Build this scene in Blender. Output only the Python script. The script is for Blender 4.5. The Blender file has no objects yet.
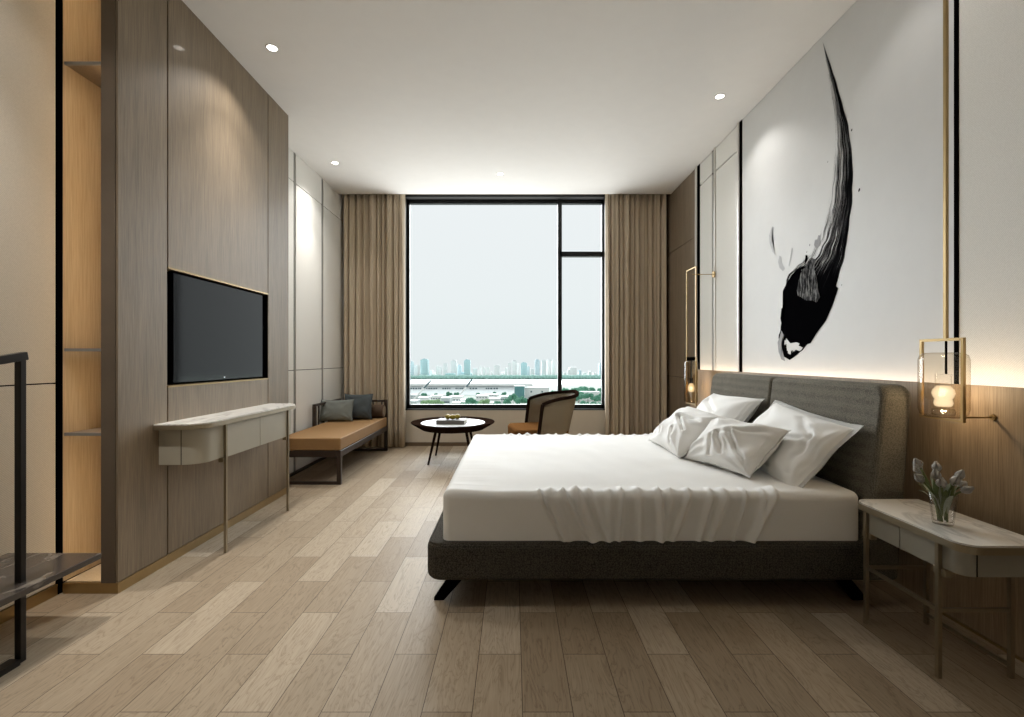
import bpy, bmesh, math, random
from mathutils import Vector, Matrix, noise as mnoise
PI = math.pi
R = math.radians
scene = bpy.context.scene
C = scene.collection
F, CX, CY, H = 475.0, 513.0, 359.0, 1.10      # lens in pixels, vanishing point, eye height (frame 1024x717)

# ------------------------------------------------------------------ materials
def nt(name):
    m = bpy.data.materials.new(name); m.use_nodes = True
    t = m.node_tree; t.nodes.clear()
    o = t.nodes.new('ShaderNodeOutputMaterial'); b = t.nodes.new('ShaderNodeBsdfPrincipled')
    t.links.new(b.outputs[0], o.inputs[0])
    return m, t, b, o
def srgb(r, g, b):
    f = lambda c: ((c/255+.055)/1.055)**2.4 if c/255 > .04045 else c/255/12.92
    return (f(r), f(g), f(b), 1)
def nd(t, typ, **kw):
    n = t.nodes.new(typ)
    for k, v in kw.items(): setattr(n, k, v)
    return n
def math_(t, op, a, b=None, c=None):
    n = nd(t, 'ShaderNodeMath', operation=op)
    for i, v in enumerate((a, b, c)):
        if v is None: continue
        if isinstance(v, (int, float)): n.inputs[i].default_value = v
        else: t.links.new(v, n.inputs[i])
    return n.outputs[0]
def ramp(t, fac, stops):
    n = nd(t, 'ShaderNodeValToRGB'); t.links.new(fac, n.inputs[0])
    e = n.color_ramp.elements
    while len(e) < len(stops): e.new(.5)
    for el, (p, c) in zip(e, stops): el.position = p; el.color = c
    return n.outputs[0]
def mixc(t, fac, a, b, mode='MIX'):
    n = nd(t, 'ShaderNodeMix', data_type='RGBA', blend_type=mode)
    for i, v in ((0, fac), (6, a), (7, b)):
        if isinstance(v, (int, float)): n.inputs[i].default_value = v
        elif isinstance(v, tuple): n.inputs[i].default_value = v
        else: t.links.new(v, n.inputs[i])
    return n.outputs[2]
def bump(t, b, h, strength=.2, dist=.002):
    n = nd(t, 'ShaderNodeBump'); n.inputs['Strength'].default_value = strength; n.inputs['Distance'].default_value = dist
    t.links.new(h, n.inputs['Height']); t.links.new(n.outputs[0], b.inputs['Normal'])
def coords(t, scale=(1, 1, 1)):
    tc = nd(t, 'ShaderNodeTexCoord'); mp = nd(t, 'ShaderNodeMapping')
    mp.inputs['Scale'].default_value = scale
    t.links.new(tc.outputs['Object'], mp.inputs[0]); return mp.outputs[0]
def noise(t, vec, scale, detail=4, rough=.55):
    n = nd(t, 'ShaderNodeTexNoise'); n.inputs['Scale'].default_value = scale
    n.inputs['Detail'].default_value = detail; n.inputs['Roughness'].default_value = rough
    t.links.new(vec, n.inputs['Vector']); return n.outputs[0]
def plain(name, col, rough=.5, metal=0, spec=.5, var=.06, vs=8, bmp=0, bs=300):
    m, t, b, o = nt(name)
    v = coords(t); n = noise(t, v, vs)
    d = tuple(c*(1-var) for c in col[:3])+(1,); l = tuple(min(1, c*(1+var)) for c in col[:3])+(1,)
    t.links.new(ramp(t, n, [(.3, d), (.7, l)]), b.inputs['Base Color'])
    b.inputs['Roughness'].default_value = rough; b.inputs['Metallic'].default_value = metal
    b.inputs['Specular IOR Level'].default_value = spec
    if bmp: bump(t, b, noise(t, v, bs, 2), bmp, .001)
    return m
def wood(name, dark, light, axis='Z', rough=.45, coat=0, fine=1.0):
    m, t, b, o = nt(name)
    s = {'X': (1.2, 14, 14), 'Y': (14, 1.2, 14), 'Z': (14, 14, 1.2)}[axis]
    s2 = {'X': (6, 260, 260), 'Y': (260, 6, 260), 'Z': (260, 260, 6)}[axis]
    n1 = noise(t, coords(t, s), 1, 6, .6); n2 = noise(t, coords(t, s2), 1*fine, 3, .6)
    f = math_(t, 'ADD', math_(t, 'MULTIPLY', n1, .35), math_(t, 'MULTIPLY', n2, .65))
    t.links.new(ramp(t, f, [(.36, dark), (.64, light)]), b.inputs['Base Color'])
    b.inputs['Roughness'].default_value = rough
    b.inputs['Coat Weight'].default_value = coat; b.inputs['Coat Roughness'].default_value = .06
    bump(t, b, n2, .25, .0006)
    return m
def fabric(name, a, bcol, scale=260, rough=.95, bmp=.5, dist=.0012, sheen=0, mott=.0):
    m, t, b, o = nt(name)
    v = coords(t)
    w1 = nd(t, 'ShaderNodeTexWave', wave_type='BANDS', bands_direction='DIAGONAL'); w1.inputs['Scale'].default_value = scale*.3
    w1.inputs['Distortion'].default_value = 1.5; w1.inputs['Detail'].default_value = 1
    t.links.new(v, w1.inputs[0])
    n = noise(t, v, scale, 2, .6); big = noise(t, v, 6, 3)
    f = math_(t, 'MULTIPLY_ADD', w1.outputs[1], .35, math_(t, 'MULTIPLY', n, .65))
    f = math_(t, 'ADD', f, math_(t, 'MULTIPLY', math_(t, 'SUBTRACT', big, .5), mott))
    t.links.new(ramp(t, f, [(.3, a), (.7, bcol)]), b.inputs['Base Color'])
    b.inputs['Roughness'].default_value = rough; b.inputs['Sheen Weight'].default_value = sheen
    b.inputs['Specular IOR Level'].default_value = .2
    bump(t, b, f, bmp, dist)
    return m
def emit(name, col, strength):
    m, t, b, o = nt(name)
    b.inputs['Base Color'].default_value = col; b.inputs['Emission Color'].default_value = col
    b.inputs['Emission Strength'].default_value = strength
    return m
def glass(name, tint=(1, 1, 1, 1), refl=.08, edge=.9):
    m, t, b, o = nt(name); t.nodes.remove(b)
    tr = nd(t, 'ShaderNodeBsdfTransparent'); tr.inputs[0].default_value = tint
    gl = nd(t, 'ShaderNodeBsdfGlossy'); gl.inputs['Roughness'].default_value = .02
    lw = nd(t, 'ShaderNodeLayerWeight'); lw.inputs['Blend'].default_value = .25
    f = math_(t, 'MULTIPLY_ADD', math_(t, 'POWER', lw.outputs['Facing'], 2.5), edge*.5, refl*.4)
    if edge > .5:
        t.links.new(mixc(t, math_(t, 'POWER', lw.outputs['Facing'], 2), tint, (tint[0]*.5, tint[1]*.46, tint[2]*.4, 1)), tr.inputs[0])
    mx = nd(t, 'ShaderNodeMixShader'); t.links.new(f, mx.inputs[0])
    t.links.new(tr.outputs[0], mx.inputs[1]); t.links.new(gl.outputs[0], mx.inputs[2]); t.links.new(mx.outputs[0], o.inputs[0])
    return m
def marble(name, base, vein, rough=.25, scale=3):
    m, t, b, o = nt(name)
    v = coords(t, (1, .35, 1))
    n = nd(t, 'ShaderNodeTexNoise'); n.inputs['Scale'].default_value = scale; n.inputs['Detail'].default_value = 8
    n.inputs['Distortion'].default_value = 2.2; t.links.new(v, n.inputs[0])
    f = math_(t, 'ABSOLUTE', math_(t, 'SUBTRACT', n.outputs[0], .5))
    t.links.new(ramp(t, f, [(0, vein), (.035, base)]), b.inputs['Base Color'])
    b.inputs['Roughness'].default_value = rough
    return m

M = {}
M['tvwood'] = wood('tvwood', srgb(114, 99, 80), srgb(144, 127, 105), 'Z', .5, .12)
M['darkwoodwall'] = wood('darkwoodwall', srgb(112, 97, 80), srgb(140, 124, 105), 'Z', .5)
M['wainscot'] = wood('wainscot', srgb(128, 108, 84), srgb(172, 150, 122), 'Z', .55)
M['nichewood'] = wood('nichewood', srgb(178, 156, 124), srgb(202, 182, 150), 'Z', .5)
M['darkwood'] = wood('darkwood', srgb(26, 18, 14), srgb(46, 33, 26), 'Z', .7); M['darkwood'].node_tree.nodes['Principled BSDF'].inputs['Specular IOR Level'].default_value = 0
M['darkwoodh'] = wood('darkwoodh', srgb(34, 25, 20), srgb(58, 44, 36), 'Y', .4)
M['white'] = plain('white', srgb(214, 211, 205), .6, var=.02)
M['artwhite'] = plain('artwhite', srgb(212, 212, 211), .55, var=.015, bmp=.06, bs=500)
M['panel'] = fabric('panel', srgb(222, 220, 214), srgb(240, 238, 233), 220, .8, .25, .0008)
M['beige'] = fabric('beige', srgb(190, 183, 170), srgb(208, 201, 188), 220, .8, .3, .0008)
M['ceil'] = plain('ceil', srgb(230, 228, 225), .9, var=.01)
M['black'] = plain('black', srgb(6, 5, 5), .8, 0, 0)
M['blackmetal'] = plain('blackmetal', srgb(38, 34, 31), .35, .6)
M['frame'] = plain('frame', srgb(16, 16, 17), .4, .3)
M['reveal'] = plain('reveal', srgb(62, 62, 62), .5, .2)
M['greymetal'] = plain('greymetal', srgb(136, 134, 131), .5, .3)
M['palemetal'] = plain('palemetal', srgb(225, 222, 215), .35, .2)
M['brass'] = plain('brass', srgb(166, 142, 100), .32, .85)
M['palebrass'] = plain('palebrass', srgb(156, 144, 122), .4, .75)
M['sill'] = plain('sill', srgb(214, 204, 188), .7, var=.02)
M['baseboard'] = plain('baseboard', srgb(110, 92, 72), .5)
M['curtain'] = fabric('curtain', srgb(182, 167, 146), srgb(206, 191, 169), 300, .9, .3, .0008)
M['hemshadow'] = M['curtain']
def weave(name, a, bcol, p, mott=.3, strength=.8):
    m, t, b, o = nt(name)
    v = coords(t); vo = nd(t, 'ShaderNodeTexVoronoi'); vo.inputs['Scale'].default_value = 1/p; vo.inputs['Randomness'].default_value = .55
    t.links.new(v, vo.inputs['Vector']); n = noise(t, v, 500, 2); big = noise(t, v, 9, 4)
    f = math_(t, 'SUBTRACT', 1, vo.outputs['Distance'])
    f = math_(t, 'ADD', math_(t, 'MULTIPLY', f, .8), math_(t, 'MULTIPLY', n, .3))
    f2 = math_(t, 'ADD', f, math_(t, 'MULTIPLY', math_(t, 'SUBTRACT', big, .5), mott))
    t.links.new(ramp(t, f2, [(.35, a), (.85, bcol)]), b.inputs['Base Color']); b.inputs['Roughness'].default_value = .95
    b.inputs['Specular IOR Level'].default_value = .15; bump(t, b, f, strength, .003); return m
M['bedfab'] = weave('bedfab', srgb(40, 37, 33), srgb(92, 87, 78), .0065, .12, .5)
M['headfab'] = weave('headfab', srgb(88, 84, 76), srgb(130, 125, 113), .0055, .22, .4)
M['linen'] = plain('linen', srgb(232, 231, 228), .8, spec=.2, var=.01)
M['cushionbrown'] = fabric('cushionbrown', srgb(136, 104, 68), srgb(160, 126, 86), 200, .7, .2)
M['seatbrown'] = fabric('seatbrown', srgb(92, 62, 34), srgb(112, 78, 46), 200, 1, .2); M['seatbrown'].node_tree.nodes['Principled BSDF'].inputs['Specular IOR Level'].default_value = 0
M['teal'] = fabric('teal', srgb(104, 108, 104), srgb(130, 134, 128), 240, .9, .5)
M['tealdark'] = fabric('tealdark', srgb(60, 66, 68), srgb(82, 88, 90), 240, .9, .5)
M['bolster'] = fabric('bolster', srgb(70, 54, 42), srgb(92, 74, 58), 240, .7, .3)
M['bolsterend'] = fabric('bolsterend', srgb(120, 104, 84), srgb(142, 124, 102), 240, .7, .3)
M['lacquer'] = plain('lacquer', srgb(172, 166, 150), .35, var=.02)
M['lacquer2'] = plain('lacquer2', srgb(150, 146, 134), .35, var=.02)
M['marble'] = marble('marble', srgb(228, 224, 216), srgb(196, 192, 184))
M['marbledark'] = marble('marbledark', srgb(66, 60, 56), srgb(120, 112, 104), .2, 5)
M['screen'] = plain('screen', srgb(8, 9, 10), .07, 0, .36, var=0)
M['led'] = emit('led', srgb(255, 228, 190), 12)
M['ledwall'] = emit('ledwall', srgb(255, 242, 222), 24)
M['lampdisc'] = emit('lampdisc', srgb(255, 250, 240), 20)
def bulb_mat():
    m, t, b, o = nt('bulb'); t.nodes.remove(b)
    e = nd(t, 'ShaderNodeEmission'); e.inputs[0].default_value = srgb(255, 226, 184); e.inputs[1].default_value = 1.5
    tr = nd(t, 'ShaderNodeBsdfTransparent'); mx = nd(t, 'ShaderNodeMixShader'); lw = nd(t, 'ShaderNodeLayerWeight')
    t.links.new(math_(t, 'MULTIPLY_ADD', math_(t, 'SUBTRACT', 1, lw.outputs['Facing']), .5, .15), mx.inputs[0])
    t.links.new(tr.outputs[0], mx.inputs[1]); t.links.new(e.outputs[0], mx.inputs[2]); t.links.new(mx.outputs[0], o.inputs[0]); return m
M['bulb'] = bulb_mat()
M['opal'] = emit('opal', srgb(255, 240, 220), 3)
M['glass'] = glass('glass')
M['glasssmoke'] = glass('glasssmoke', srgb(248, 244, 236), .12, 1.3)
M['glassribbed'] = glass('glassribbed', srgb(226, 214, 190), .3, 1.6)
M['pane'] = glass('pane', (.97, .98, .98, 1), .0, .15)
M['stem'] = plain('stem', srgb(88, 100, 52), .6, var=.2, vs=60)
M['flower'] = plain('flower', srgb(160, 156, 150), .7, var=.1, vs=60)
M['leafpale'] = plain('leafpale', srgb(150, 158, 140), .6, var=.15, vs=60)
M['bookgrey'] = plain('bookgrey', srgb(112, 108, 102), .6)
M['paper'] = plain('paper', srgb(225, 220, 210), .8)
M['lemon'] = plain('lemon', srgb(150, 132, 30), .45, var=.12, vs=40)
M['tabletop'] = plain('tabletop', srgb(165, 165, 163), .4, var=.01, spec=.3)

def cane_mat():
    m, t, b, o = nt('cane')
    v = coords(t)
    n = noise(t, v, 400, 2); 
    t.links.new(ramp(t, n, [(.35, srgb(96, 82, 62)), (.65, srgb(158, 140, 112))]), b.inputs['Base Color'])
    b.inputs['Roughness'].default_value = .7
    ck = nd(t, 'ShaderNodeTexChecker'); ck.inputs['Scale'].default_value = 160; t.links.new(v, ck.inputs[0])
    tr = nd(t, 'ShaderNodeBsdfTransparent'); mx = nd(t, 'ShaderNodeMixShader')
    f = math_(t, 'MULTIPLY', ck.outputs['Fac'], .38)
    t.links.new(f, mx.inputs[0]); t.links.new(b.outputs[0], mx.inputs[1]); t.links.new(tr.outputs[0], mx.inputs[2])
    t.links.new(mx.outputs[0], o.inputs[0]); return m
M['cane'] = cane_mat()

def floor_mat():
    m, t, b, o = nt('floorboards')
    tc = nd(t, 'ShaderNodeTexCoord'); sx = nd(t, 'ShaderNodeSeparateXYZ'); t.links.new(tc.outputs['Object'], sx.inputs[0])
    W, L = .157, .58
    xr = math_(t, 'DIVIDE', math_(t, 'SUBTRACT', sx.outputs[0], .03-W*40), W)
    row = math_(t, 'FLOOR', xr); fx = math_(t, 'FRACT', xr)
    par = math_(t, 'MULTIPLY', math_(t, 'MODULO', row, 2), .5)
    yr = math_(t, 'ADD', math_(t, 'DIVIDE', math_(t, 'ADD', sx.outputs[1], 20*L-1.48), L), par)
    col = math_(t, 'FLOOR', yr); fy = math_(t, 'FRACT', yr)
    cb = nd(t, 'ShaderNodeCombineXYZ'); t.links.new(row, cb.inputs[0]); t.links.new(col, cb.inputs[1])
    wn = nd(t, 'ShaderNodeTexWhiteNoise', noise_dimensions='2D'); t.links.new(cb.outputs[0], wn.inputs['Vector'])
    tone = ramp(t, wn.outputs['Value'], [(0, srgb(152, 135, 113)), (.45, srgb(162, 146, 124)), (.8, srgb(172, 156, 134)), (1, srgb(186, 172, 152))])
    # grain, shifted per board
    off = nd(t, 'ShaderNodeVectorMath', operation='MULTIPLY_ADD'); t.links.new(wn.outputs['Color'], off.inputs[0])
    off.inputs[1].default_value = (30, 30, 30); t.links.new(tc.outputs['Object'], off.inputs[2])
    mp = nd(t, 'ShaderNodeMapping'); mp.inputs['Scale'].default_value = (10, 1.6, 1); t.links.new(off.outputs[0], mp.inputs[0])
    g1 = nd(t, 'ShaderNodeTexNoise'); g1.inputs['Scale'].default_value = 1.3; g1.inputs['Detail'].default_value = 5; g1.inputs['Distortion'].default_value = 1.6
    t.links.new(mp.outputs[0], g1.inputs[0])
    rings = math_(t, 'FRACT', math_(t, 'MULTIPLY', g1.outputs[0], 9))
    rr = ramp(t, rings, [(0, (.55, .50, .45, 1)), (.14, (.95, .95, .95, 1)), (.5, (1.05, 1.05, 1.05, 1)), (.85, (1, 1, 1, 1)), (1, (.66, .62, .57, 1))])
    mp2 = nd(t, 'ShaderNodeMapping'); mp2.inputs['Scale'].default_value = (150, 5, 1); t.links.new(off.outputs[0], mp2.inputs[0])
    g2 = noise(t, mp2.outputs[0], 1, 3, .6)
    gg = ramp(t, g2, [(.3, (.86, .84, .82, 1)), (.7, (1.08, 1.08, 1.08, 1))])
    c = mixc(t, .6, tone, rr, 'MULTIPLY'); c = mixc(t, .9, c, gg, 'MULTIPLY')
    ex = math_(t, 'MINIMUM', fx, math_(t, 'SUBTRACT', 1, fx)); ey = math_(t, 'MINIMUM', fy, math_(t, 'SUBTRACT', 1, fy))
    e = math_(t, 'MINIMUM', math_(t, 'MULTIPLY', ex, W), math_(t, 'MULTIPLY', ey, L))
    gap = math_(t, 'LESS_THAN', e, .0013)
    c = mixc(t, gap, c, srgb(84, 70, 56))
    t.links.new(c, b.inputs['Base Color']); b.inputs['Roughness'].default_value = .5
    b.inputs['Specular IOR Level'].default_value = .25
    bump(t, b, math_(t, 'SUBTRACT', g2, math_(t, 'MULTIPLY', gap, 2)), .25, .0008)
    return m
M['floor'] = floor_mat()

# ------------------------------------------------------------------ mesh helpers
def link(name, me, mat, parent=None):
    o = bpy.data.objects.new(name, me); C.objects.link(o)
    if mat is not None and not me.materials: me.materials.append(mat)
    if parent: o.parent = parent
    return o
def obj(name, bm, mat, parent=None, smooth=False, bevel=0, seg=3, sub=0, weld=False):
    bmesh.ops.recalc_face_normals(bm, faces=bm.faces)
    me = bpy.data.meshes.new(name); bm.to_mesh(me); bm.free()
    if smooth:
        for p in me.polygons: p.use_smooth = True
    o = link(name, me, mat, parent)
    if bevel:
        b = o.modifiers.new('bevel', 'BEVEL'); b.width = bevel; b.segments = seg; b.limit_method = 'ANGLE'; b.angle_limit = R(40)
        b.harden_normals = True
        for p in me.polygons: p.use_smooth = True
    if sub:
        s = o.modifiers.new('sub', 'SUBSURF'); s.levels = sub; s.render_levels = sub
    return o
def box(bm, x0, x1, y0, y1, z0, z1):
    v = [bm.verts.new((x, y, z)) for x in (x0, x1) for y in (y0, y1) for z in (z0, z1)]
    for f in ((0, 1, 3, 2), (4, 6, 7, 5), (0, 4, 5, 1), (2, 3, 7, 6), (0, 2, 6, 4), (1, 5, 7, 3)):
        bm.faces.new([v[i] for i in f])
    return v
def boxes(*args):
    bm = bmesh.new()
    for a in args: box(bm, *a)
    return bm
def tube(bm, a, b, r, r2=None, seg=16, cap=True):
    a, b = Vector(a), Vector(b); r2 = r if r2 is None else r2
    d = (b-a).normalized(); u = d.orthogonal().normalized(); w = d.cross(u)
    A, B = [], []
    for i in range(seg):
        t = 2*PI*i/seg; n = u*math.cos(t)+w*math.sin(t)
        A.append(bm.verts.new(a+n*r)); B.append(bm.verts.new(b+n*r2))
    for i in range(seg):
        j = (i+1) % seg; bm.faces.new((A[i], A[j], B[j], B[i]))
    if cap: bm.faces.new(A[::-1]); bm.faces.new(B)
def bar(bm, a, b, w, h, up=(0, 0, 1)):
    a, b = Vector(a), Vector(b); d = (b-a).normalized(); s = d.cross(Vector(up)).normalized(); u = s.cross(d)
    A = [bm.verts.new(p+s*sx*w/2+u*uz*h/2) for p in (a, b) for sx, uz in ((-1, -1), (1, -1), (1, 1), (-1, 1))]
    for f in ((0, 1, 2, 3), (7, 6, 5, 4), (0, 4, 5, 1), (1, 5, 6, 2), (2, 6, 7, 3), (3, 7, 4, 0)):
        bm.faces.new([A[i] for i in f])
def lathe(bm, prof, seg=48, c=(0, 0, 0), close=False):
    rings = []
    for r, z in prof:
        if r < 1e-6: rings.append([bm.verts.new((c[0], c[1], c[2]+z))])
        else: rings.append([bm.verts.new((c[0]+r*math.cos(2*PI*i/seg), c[1]+r*math.sin(2*PI*i/seg), c[2]+z)) for i in range(seg)])
    for a, b in zip(rings, rings[1:]):
        for i in range(seg):
            j = (i+1) % seg
            if len(a) == 1 and len(b) == 1: continue
            if len(a) == 1: bm.faces.new((a[0], b[j], b[i]))
            elif len(b) == 1: bm.faces.new((a[i], a[j], b[0]))
            else: bm.faces.new((a[i], a[j], b[j], b[i]))
def prism(bm, pts, axis, lo, hi):
    def P(p, q):
        return {'x': (q, p[0], p[1]), 'y': (p[0], q, p[1]), 'z': (p[0], p[1], q)}[axis]
    A = [bm.verts.new(P(p, lo)) for p in pts]; B = [bm.verts.new(P(p, hi)) for p in pts]
    bm.faces.new(A[::-1]); bm.faces.new(B)
    n = len(pts)
    for i in range(n):
        j = (i+1) % n; bm.faces.new((A[i], A[j], B[j], B[i]))
def rrect(x0, x1, y0, y1, r, seg=8, corners=(1, 1, 1, 1)):
    pts = []      # corners: (x1,y1),(x0,y1),(x0,y0),(x1,y0)
    for k, (cx, cy, sx, sy) in enumerate(((x1, y1, -1, -1), (x0, y1, 1, -1), (x0, y0, 1, 1), (x1, y0, -1, 1))):
        rr = r if corners[k] else 0
        if not rr: pts.append((cx, cy)); continue
        for i in range(seg+1):
            a = PI/2*k+PI/2*i/seg
            pts.append((cx+sx*rr+rr*math.cos(a), cy+sy*rr+rr*math.sin(a)))
    return pts
def sweep(bm, pts, w, h, closed=False):
    """rectangular bar following 3-D points, up = z"""
    P = [Vector(p) for p in pts]; n = len(P); rings = []
    for i, p in enumerate(P):
        if closed: d = (P[(i+1) % n]-P[i-1]).normalized()
        else: d = (P[min(i+1, n-1)]-P[max(i-1, 0)]).normalized()
        s = d.cross(Vector((0, 0, 1)))
        s = s.normalized() if s.length > 1e-4 else Vector((1, 0, 0)); u = s.cross(d)
        rings.append([bm.verts.new(p+s*a*w/2+u*b*h/2) for a, b in ((-1, -1), (1, -1), (1, 1), (-1, 1))])
    m = n if closed else n-1
    for i in range(m):
        a, b = rings[i], rings[(i+1) % n]
        for k in range(4): bm.faces.new((a[k], a[(k+1) % 4], b[(k+1) % 4], b[k]))
    if not closed: bm.faces.new(rings[0][::-1]); bm.faces.new(rings[-1])
def pipe(bm, pts, r, seg=10):
    P = [Vector(p) for p in pts]; n = len(P); rings = []; u = None
    for i, p in enumerate(P):
        d = (P[min(i+1, n-1)]-P[max(i-1, 0)]).normalized()
        u = d.orthogonal().normalized() if u is None else (u-d*u.dot(d)).normalized()
        w = d.cross(u); rr = r[i] if isinstance(r, (list, tuple)) else r
        rings.append([bm.verts.new(p+(u*math.cos(2*PI*k/seg)+w*math.sin(2*PI*k/seg))*rr) for k in range(seg)])
    for a, b in zip(rings, rings[1:]):
        for k in range(seg): bm.faces.new((a[k], a[(k+1) % seg], b[(k+1) % seg], b[k]))
    bm.faces.new(rings[0][::-1]); bm.faces.new(rings[-1])
def thing(name, label, cat, loc=(0, 0, 0), rz=0, group=None):
    o = bpy.data.objects.new(name, None); C.objects.link(o); o.empty_display_size = .1
    o.location = loc; o.rotation_euler = (0, 0, rz); return tag(o, label, cat, group)
def tag(o, label, cat, group=None):
    o['label'] = label; o['category'] = cat
    if group: o['group'] = group
    return o
def struct(name, bm, mat, parent=None, **kw):
    o = obj(name, bm, mat, parent, **kw)
    if not parent: o['kind'] = 'structure'
    return o

# ------------------------------------------------------------------ room shell
XL, XR, XT, XW = -2.13, 1.926, -1.855, 1.85    # left wall, right wall, tv panel face, wainscot face
YB, YE, HC = -2.4, 6.02, 3.11
struct('floor', boxes((XL-.05, XR+.05, YB, YE, -.05, 0)), M['floor'])
struct('ceiling', boxes((XL-.05, XR+.05, YB, 5.775, HC, HC+.06), (XL-.05, XR+.05, 5.775, 5.79, HC, 3.30), (XL-.05, XR+.05, 5.775, YE+.02, 3.30, 3.33)), M['ceil'])
# window wall
WX0, WX1, WZ0, WZ1 = -1.375, 1.180, .452, 3.185
struct('wall_window', boxes((XL-.05, WX0, YE, YE+.2, -.05, 3.33), (WX1, XR+.05, YE, YE+.2, -.05, 3.33),
       (WX0, WX1, YE, YE+.2, -.05, WZ0), (WX0, WX1, YE, YE+.2, WZ1, 3.33)), M['sill'])
struct('baseboard_window', boxes((XL, XR, YE-.012, YE, 0, .045)), M['baseboard'])
win = bpy.data.objects.new('window_1', None); C.objects.link(win); win['kind'] = 'structure'
win.location = (0, YE, 0)
t_ = .012
struct('window_reveal', boxes((WX0, WX0+t_, -.004, .15, WZ0, WZ1), (WX1-t_, WX1, -.004, .15, WZ0, WZ1), (WX0, WX1, -.004, .15, WZ0, WZ0+t_), (WX0, WX1, -.004, 0.0, WZ1-t_-.02, WZ1)), M['frame'], win)
struct('window_soffit', boxes((WX0, WX1, .0005, .15, WZ1-t_-.02, WZ1)), M['reveal'], win)
fx0, fx1, fz0, fz1 = WX0+t_, WX1-t_, WZ0+t_, WZ1-t_-.02
mx = .603
struct('window_frame', boxes((fx0, fx0+.03, .10, .16, fz0, fz1), (fx1-.022, fx1, .10, .16, fz0, fz1), (fx0, fx1, .10, .16, fz1-.05, fz1), (fx0, fx1, .10, .16, fz0, fz0+.05),
       (mx-.026, mx+.026, .09, .16, fz0, fz1), (mx, fx1, .09, .16, 2.42, 2.482)), M['frame'], win)
struct('window_pane', boxes((fx0+.02, mx, .128, .131, fz0+.02, fz1-.02)), M['pane'], win)
struct('window_pane', boxes((mx, fx1-.01, .128, .131, fz0+.02, 2.43)), M['pane'], win)
struct('window_pane', boxes((mx, fx1-.01, .128, .131, 2.47, fz1-.02)), M['pane'], win)

def panels(bm, xf, y0, y1, zs, t=.02, side=1, g=.006):
    """padded boards with gaps; side=1: face looks +x (left wall)"""
    for za, zb in zip(zs, zs[1:]):
        box(bm, xf-t if side > 0 else xf, xf if side > 0 else xf+t, y0, y1, za+g/2, zb-g/2)
# left wall: backing + boards
struct('wall_left', boxes((XL-.12, XL-.022, YB, YE, -.05, 3.33)), M['black'])
bm = bmesh.new(); panels(bm, XL, YB, 2.212, [.05, .987, HC]); struct('wall_left_panels', bm, M['beige'], bevel=.002, seg=2)
bm = bmesh.new()
ys = [3.30, 3.96, 4.635, 5.31, 6.01]
for a, b in zip(ys, ys[1:]): panels(bm, XL, a+.022, b-.022, [0, .99, 2.82, 3.32])
struct('wall_left_far_panels', bm, M['panel'], bevel=.002, seg=2)
bm = bmesh.new()
for y in ys[1:-1]:
    box(bm, XL-.022, XL-.001, y-.019, y+.010, 0, HC)
struct('trim_1', bm, M['greymetal'])
bm = bmesh.new()
for y in ys[1:-1]:
    box(bm, XL-.022, XL+.004, y+.014, y+.019, 0, HC)
struct('trim_2', bm, M['palemetal'])
struct('wall_left_niche', boxes((XL-.02, XL+.008, 2.241, 3.30, .05, HC)), M['nichewood'])
struct('trim_3', boxes((XL-.02, XL+.006, 2.219, 2.241, 0, HC)), M['black'])
struct('baseboard_left', boxes((XL-.02, XL+.006, YB, 2.215, 0, .05)), M['brass'])
# tv feature wall: slab standing proud of the left wall, lit niche behind its near end
YT0, YT1 = 2.23, 3.925
xs0 = XT-.07
bm = bmesh.new()
for a, b, c, d in ((YT0, 2.548, .05, HC), (3.602, YT1, .05, HC), (2.556, 3.593, .05, .952), (2.556, 3.593, 1.590, HC)):
    box(bm, xs0, XT, a, b, c, d)
struct('wall_television', bm, M['tvwood'], bevel=.0015, seg=2)
struct('wall_television_core', boxes((xs0-.01, xs0-.001, YT0+.03, YT1-.001, 0, HC), (XL, xs0-.001, YT1-.02, YT1-.001, 0, HC), (XL+.016, xs0-.011, 3.2, 3.23, 0, HC)), M['nichewood'])
struct('wall_television_end', boxes((xs0-.004, XT-.008, YT0-.006, YT0-.0005, .05, HC)), plain('endcap', srgb(92, 80, 68), .5))
struct('baseboard_television', boxes((xs0, XT+.004, YT0-.004, YT1, 0, .049), (XL+.02, xs0, YT0-.004, YT0+.01, 0, .049)), M['brass'])
struct('trim_4', boxes((XT-.05, XT+.003, 2.553, 3.596, 1.586, 1.596), (XT-.05, XT+.002, 2.553, 3.596, .946, .956)), M['brass'])
struct('wall_niche_floor', boxes((XL+.02, xs0-.012, YT0+.01, 3.2, .0, .052)), M['nichewood'])
for k, z in enumerate((.745, 1.143, 2.495)):
    s = thing('niche_shelf', ['lowest thin metal edged shelf in the lit wooden niche left of the television wall', 'middle thin metal edged shelf in the lit wooden niche left of the television wall', 'topmost thin metal edged shelf in the lit wooden niche, near the ceiling'][k], 'shelf', (XL+.015, YT0+.008, z))
    w = xs0-.012-(XL+.015)
    obj('shelf_board', boxes((0.0, w, .012, .90, -.005, .005)), M['darkwoodwall'], s)
    obj('shelf_edge', boxes((0.0, w, 0, .012, -.007, .007)), M['greymetal'], s)
struct('trim_9', boxes((xs0+.001, XT-.004, 3.5935, 3.600, .957, 1.585)), M['black'])
s = thing('led_strip', 'warm light strip running up inside the wooden niche behind the television wall', 'light strip', (xs0-.012, YT0+.055, 0))
obj('strip_lens', boxes((-.006, 0, 0, .012, .08, HC-.03)), M['led'], s)

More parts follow.
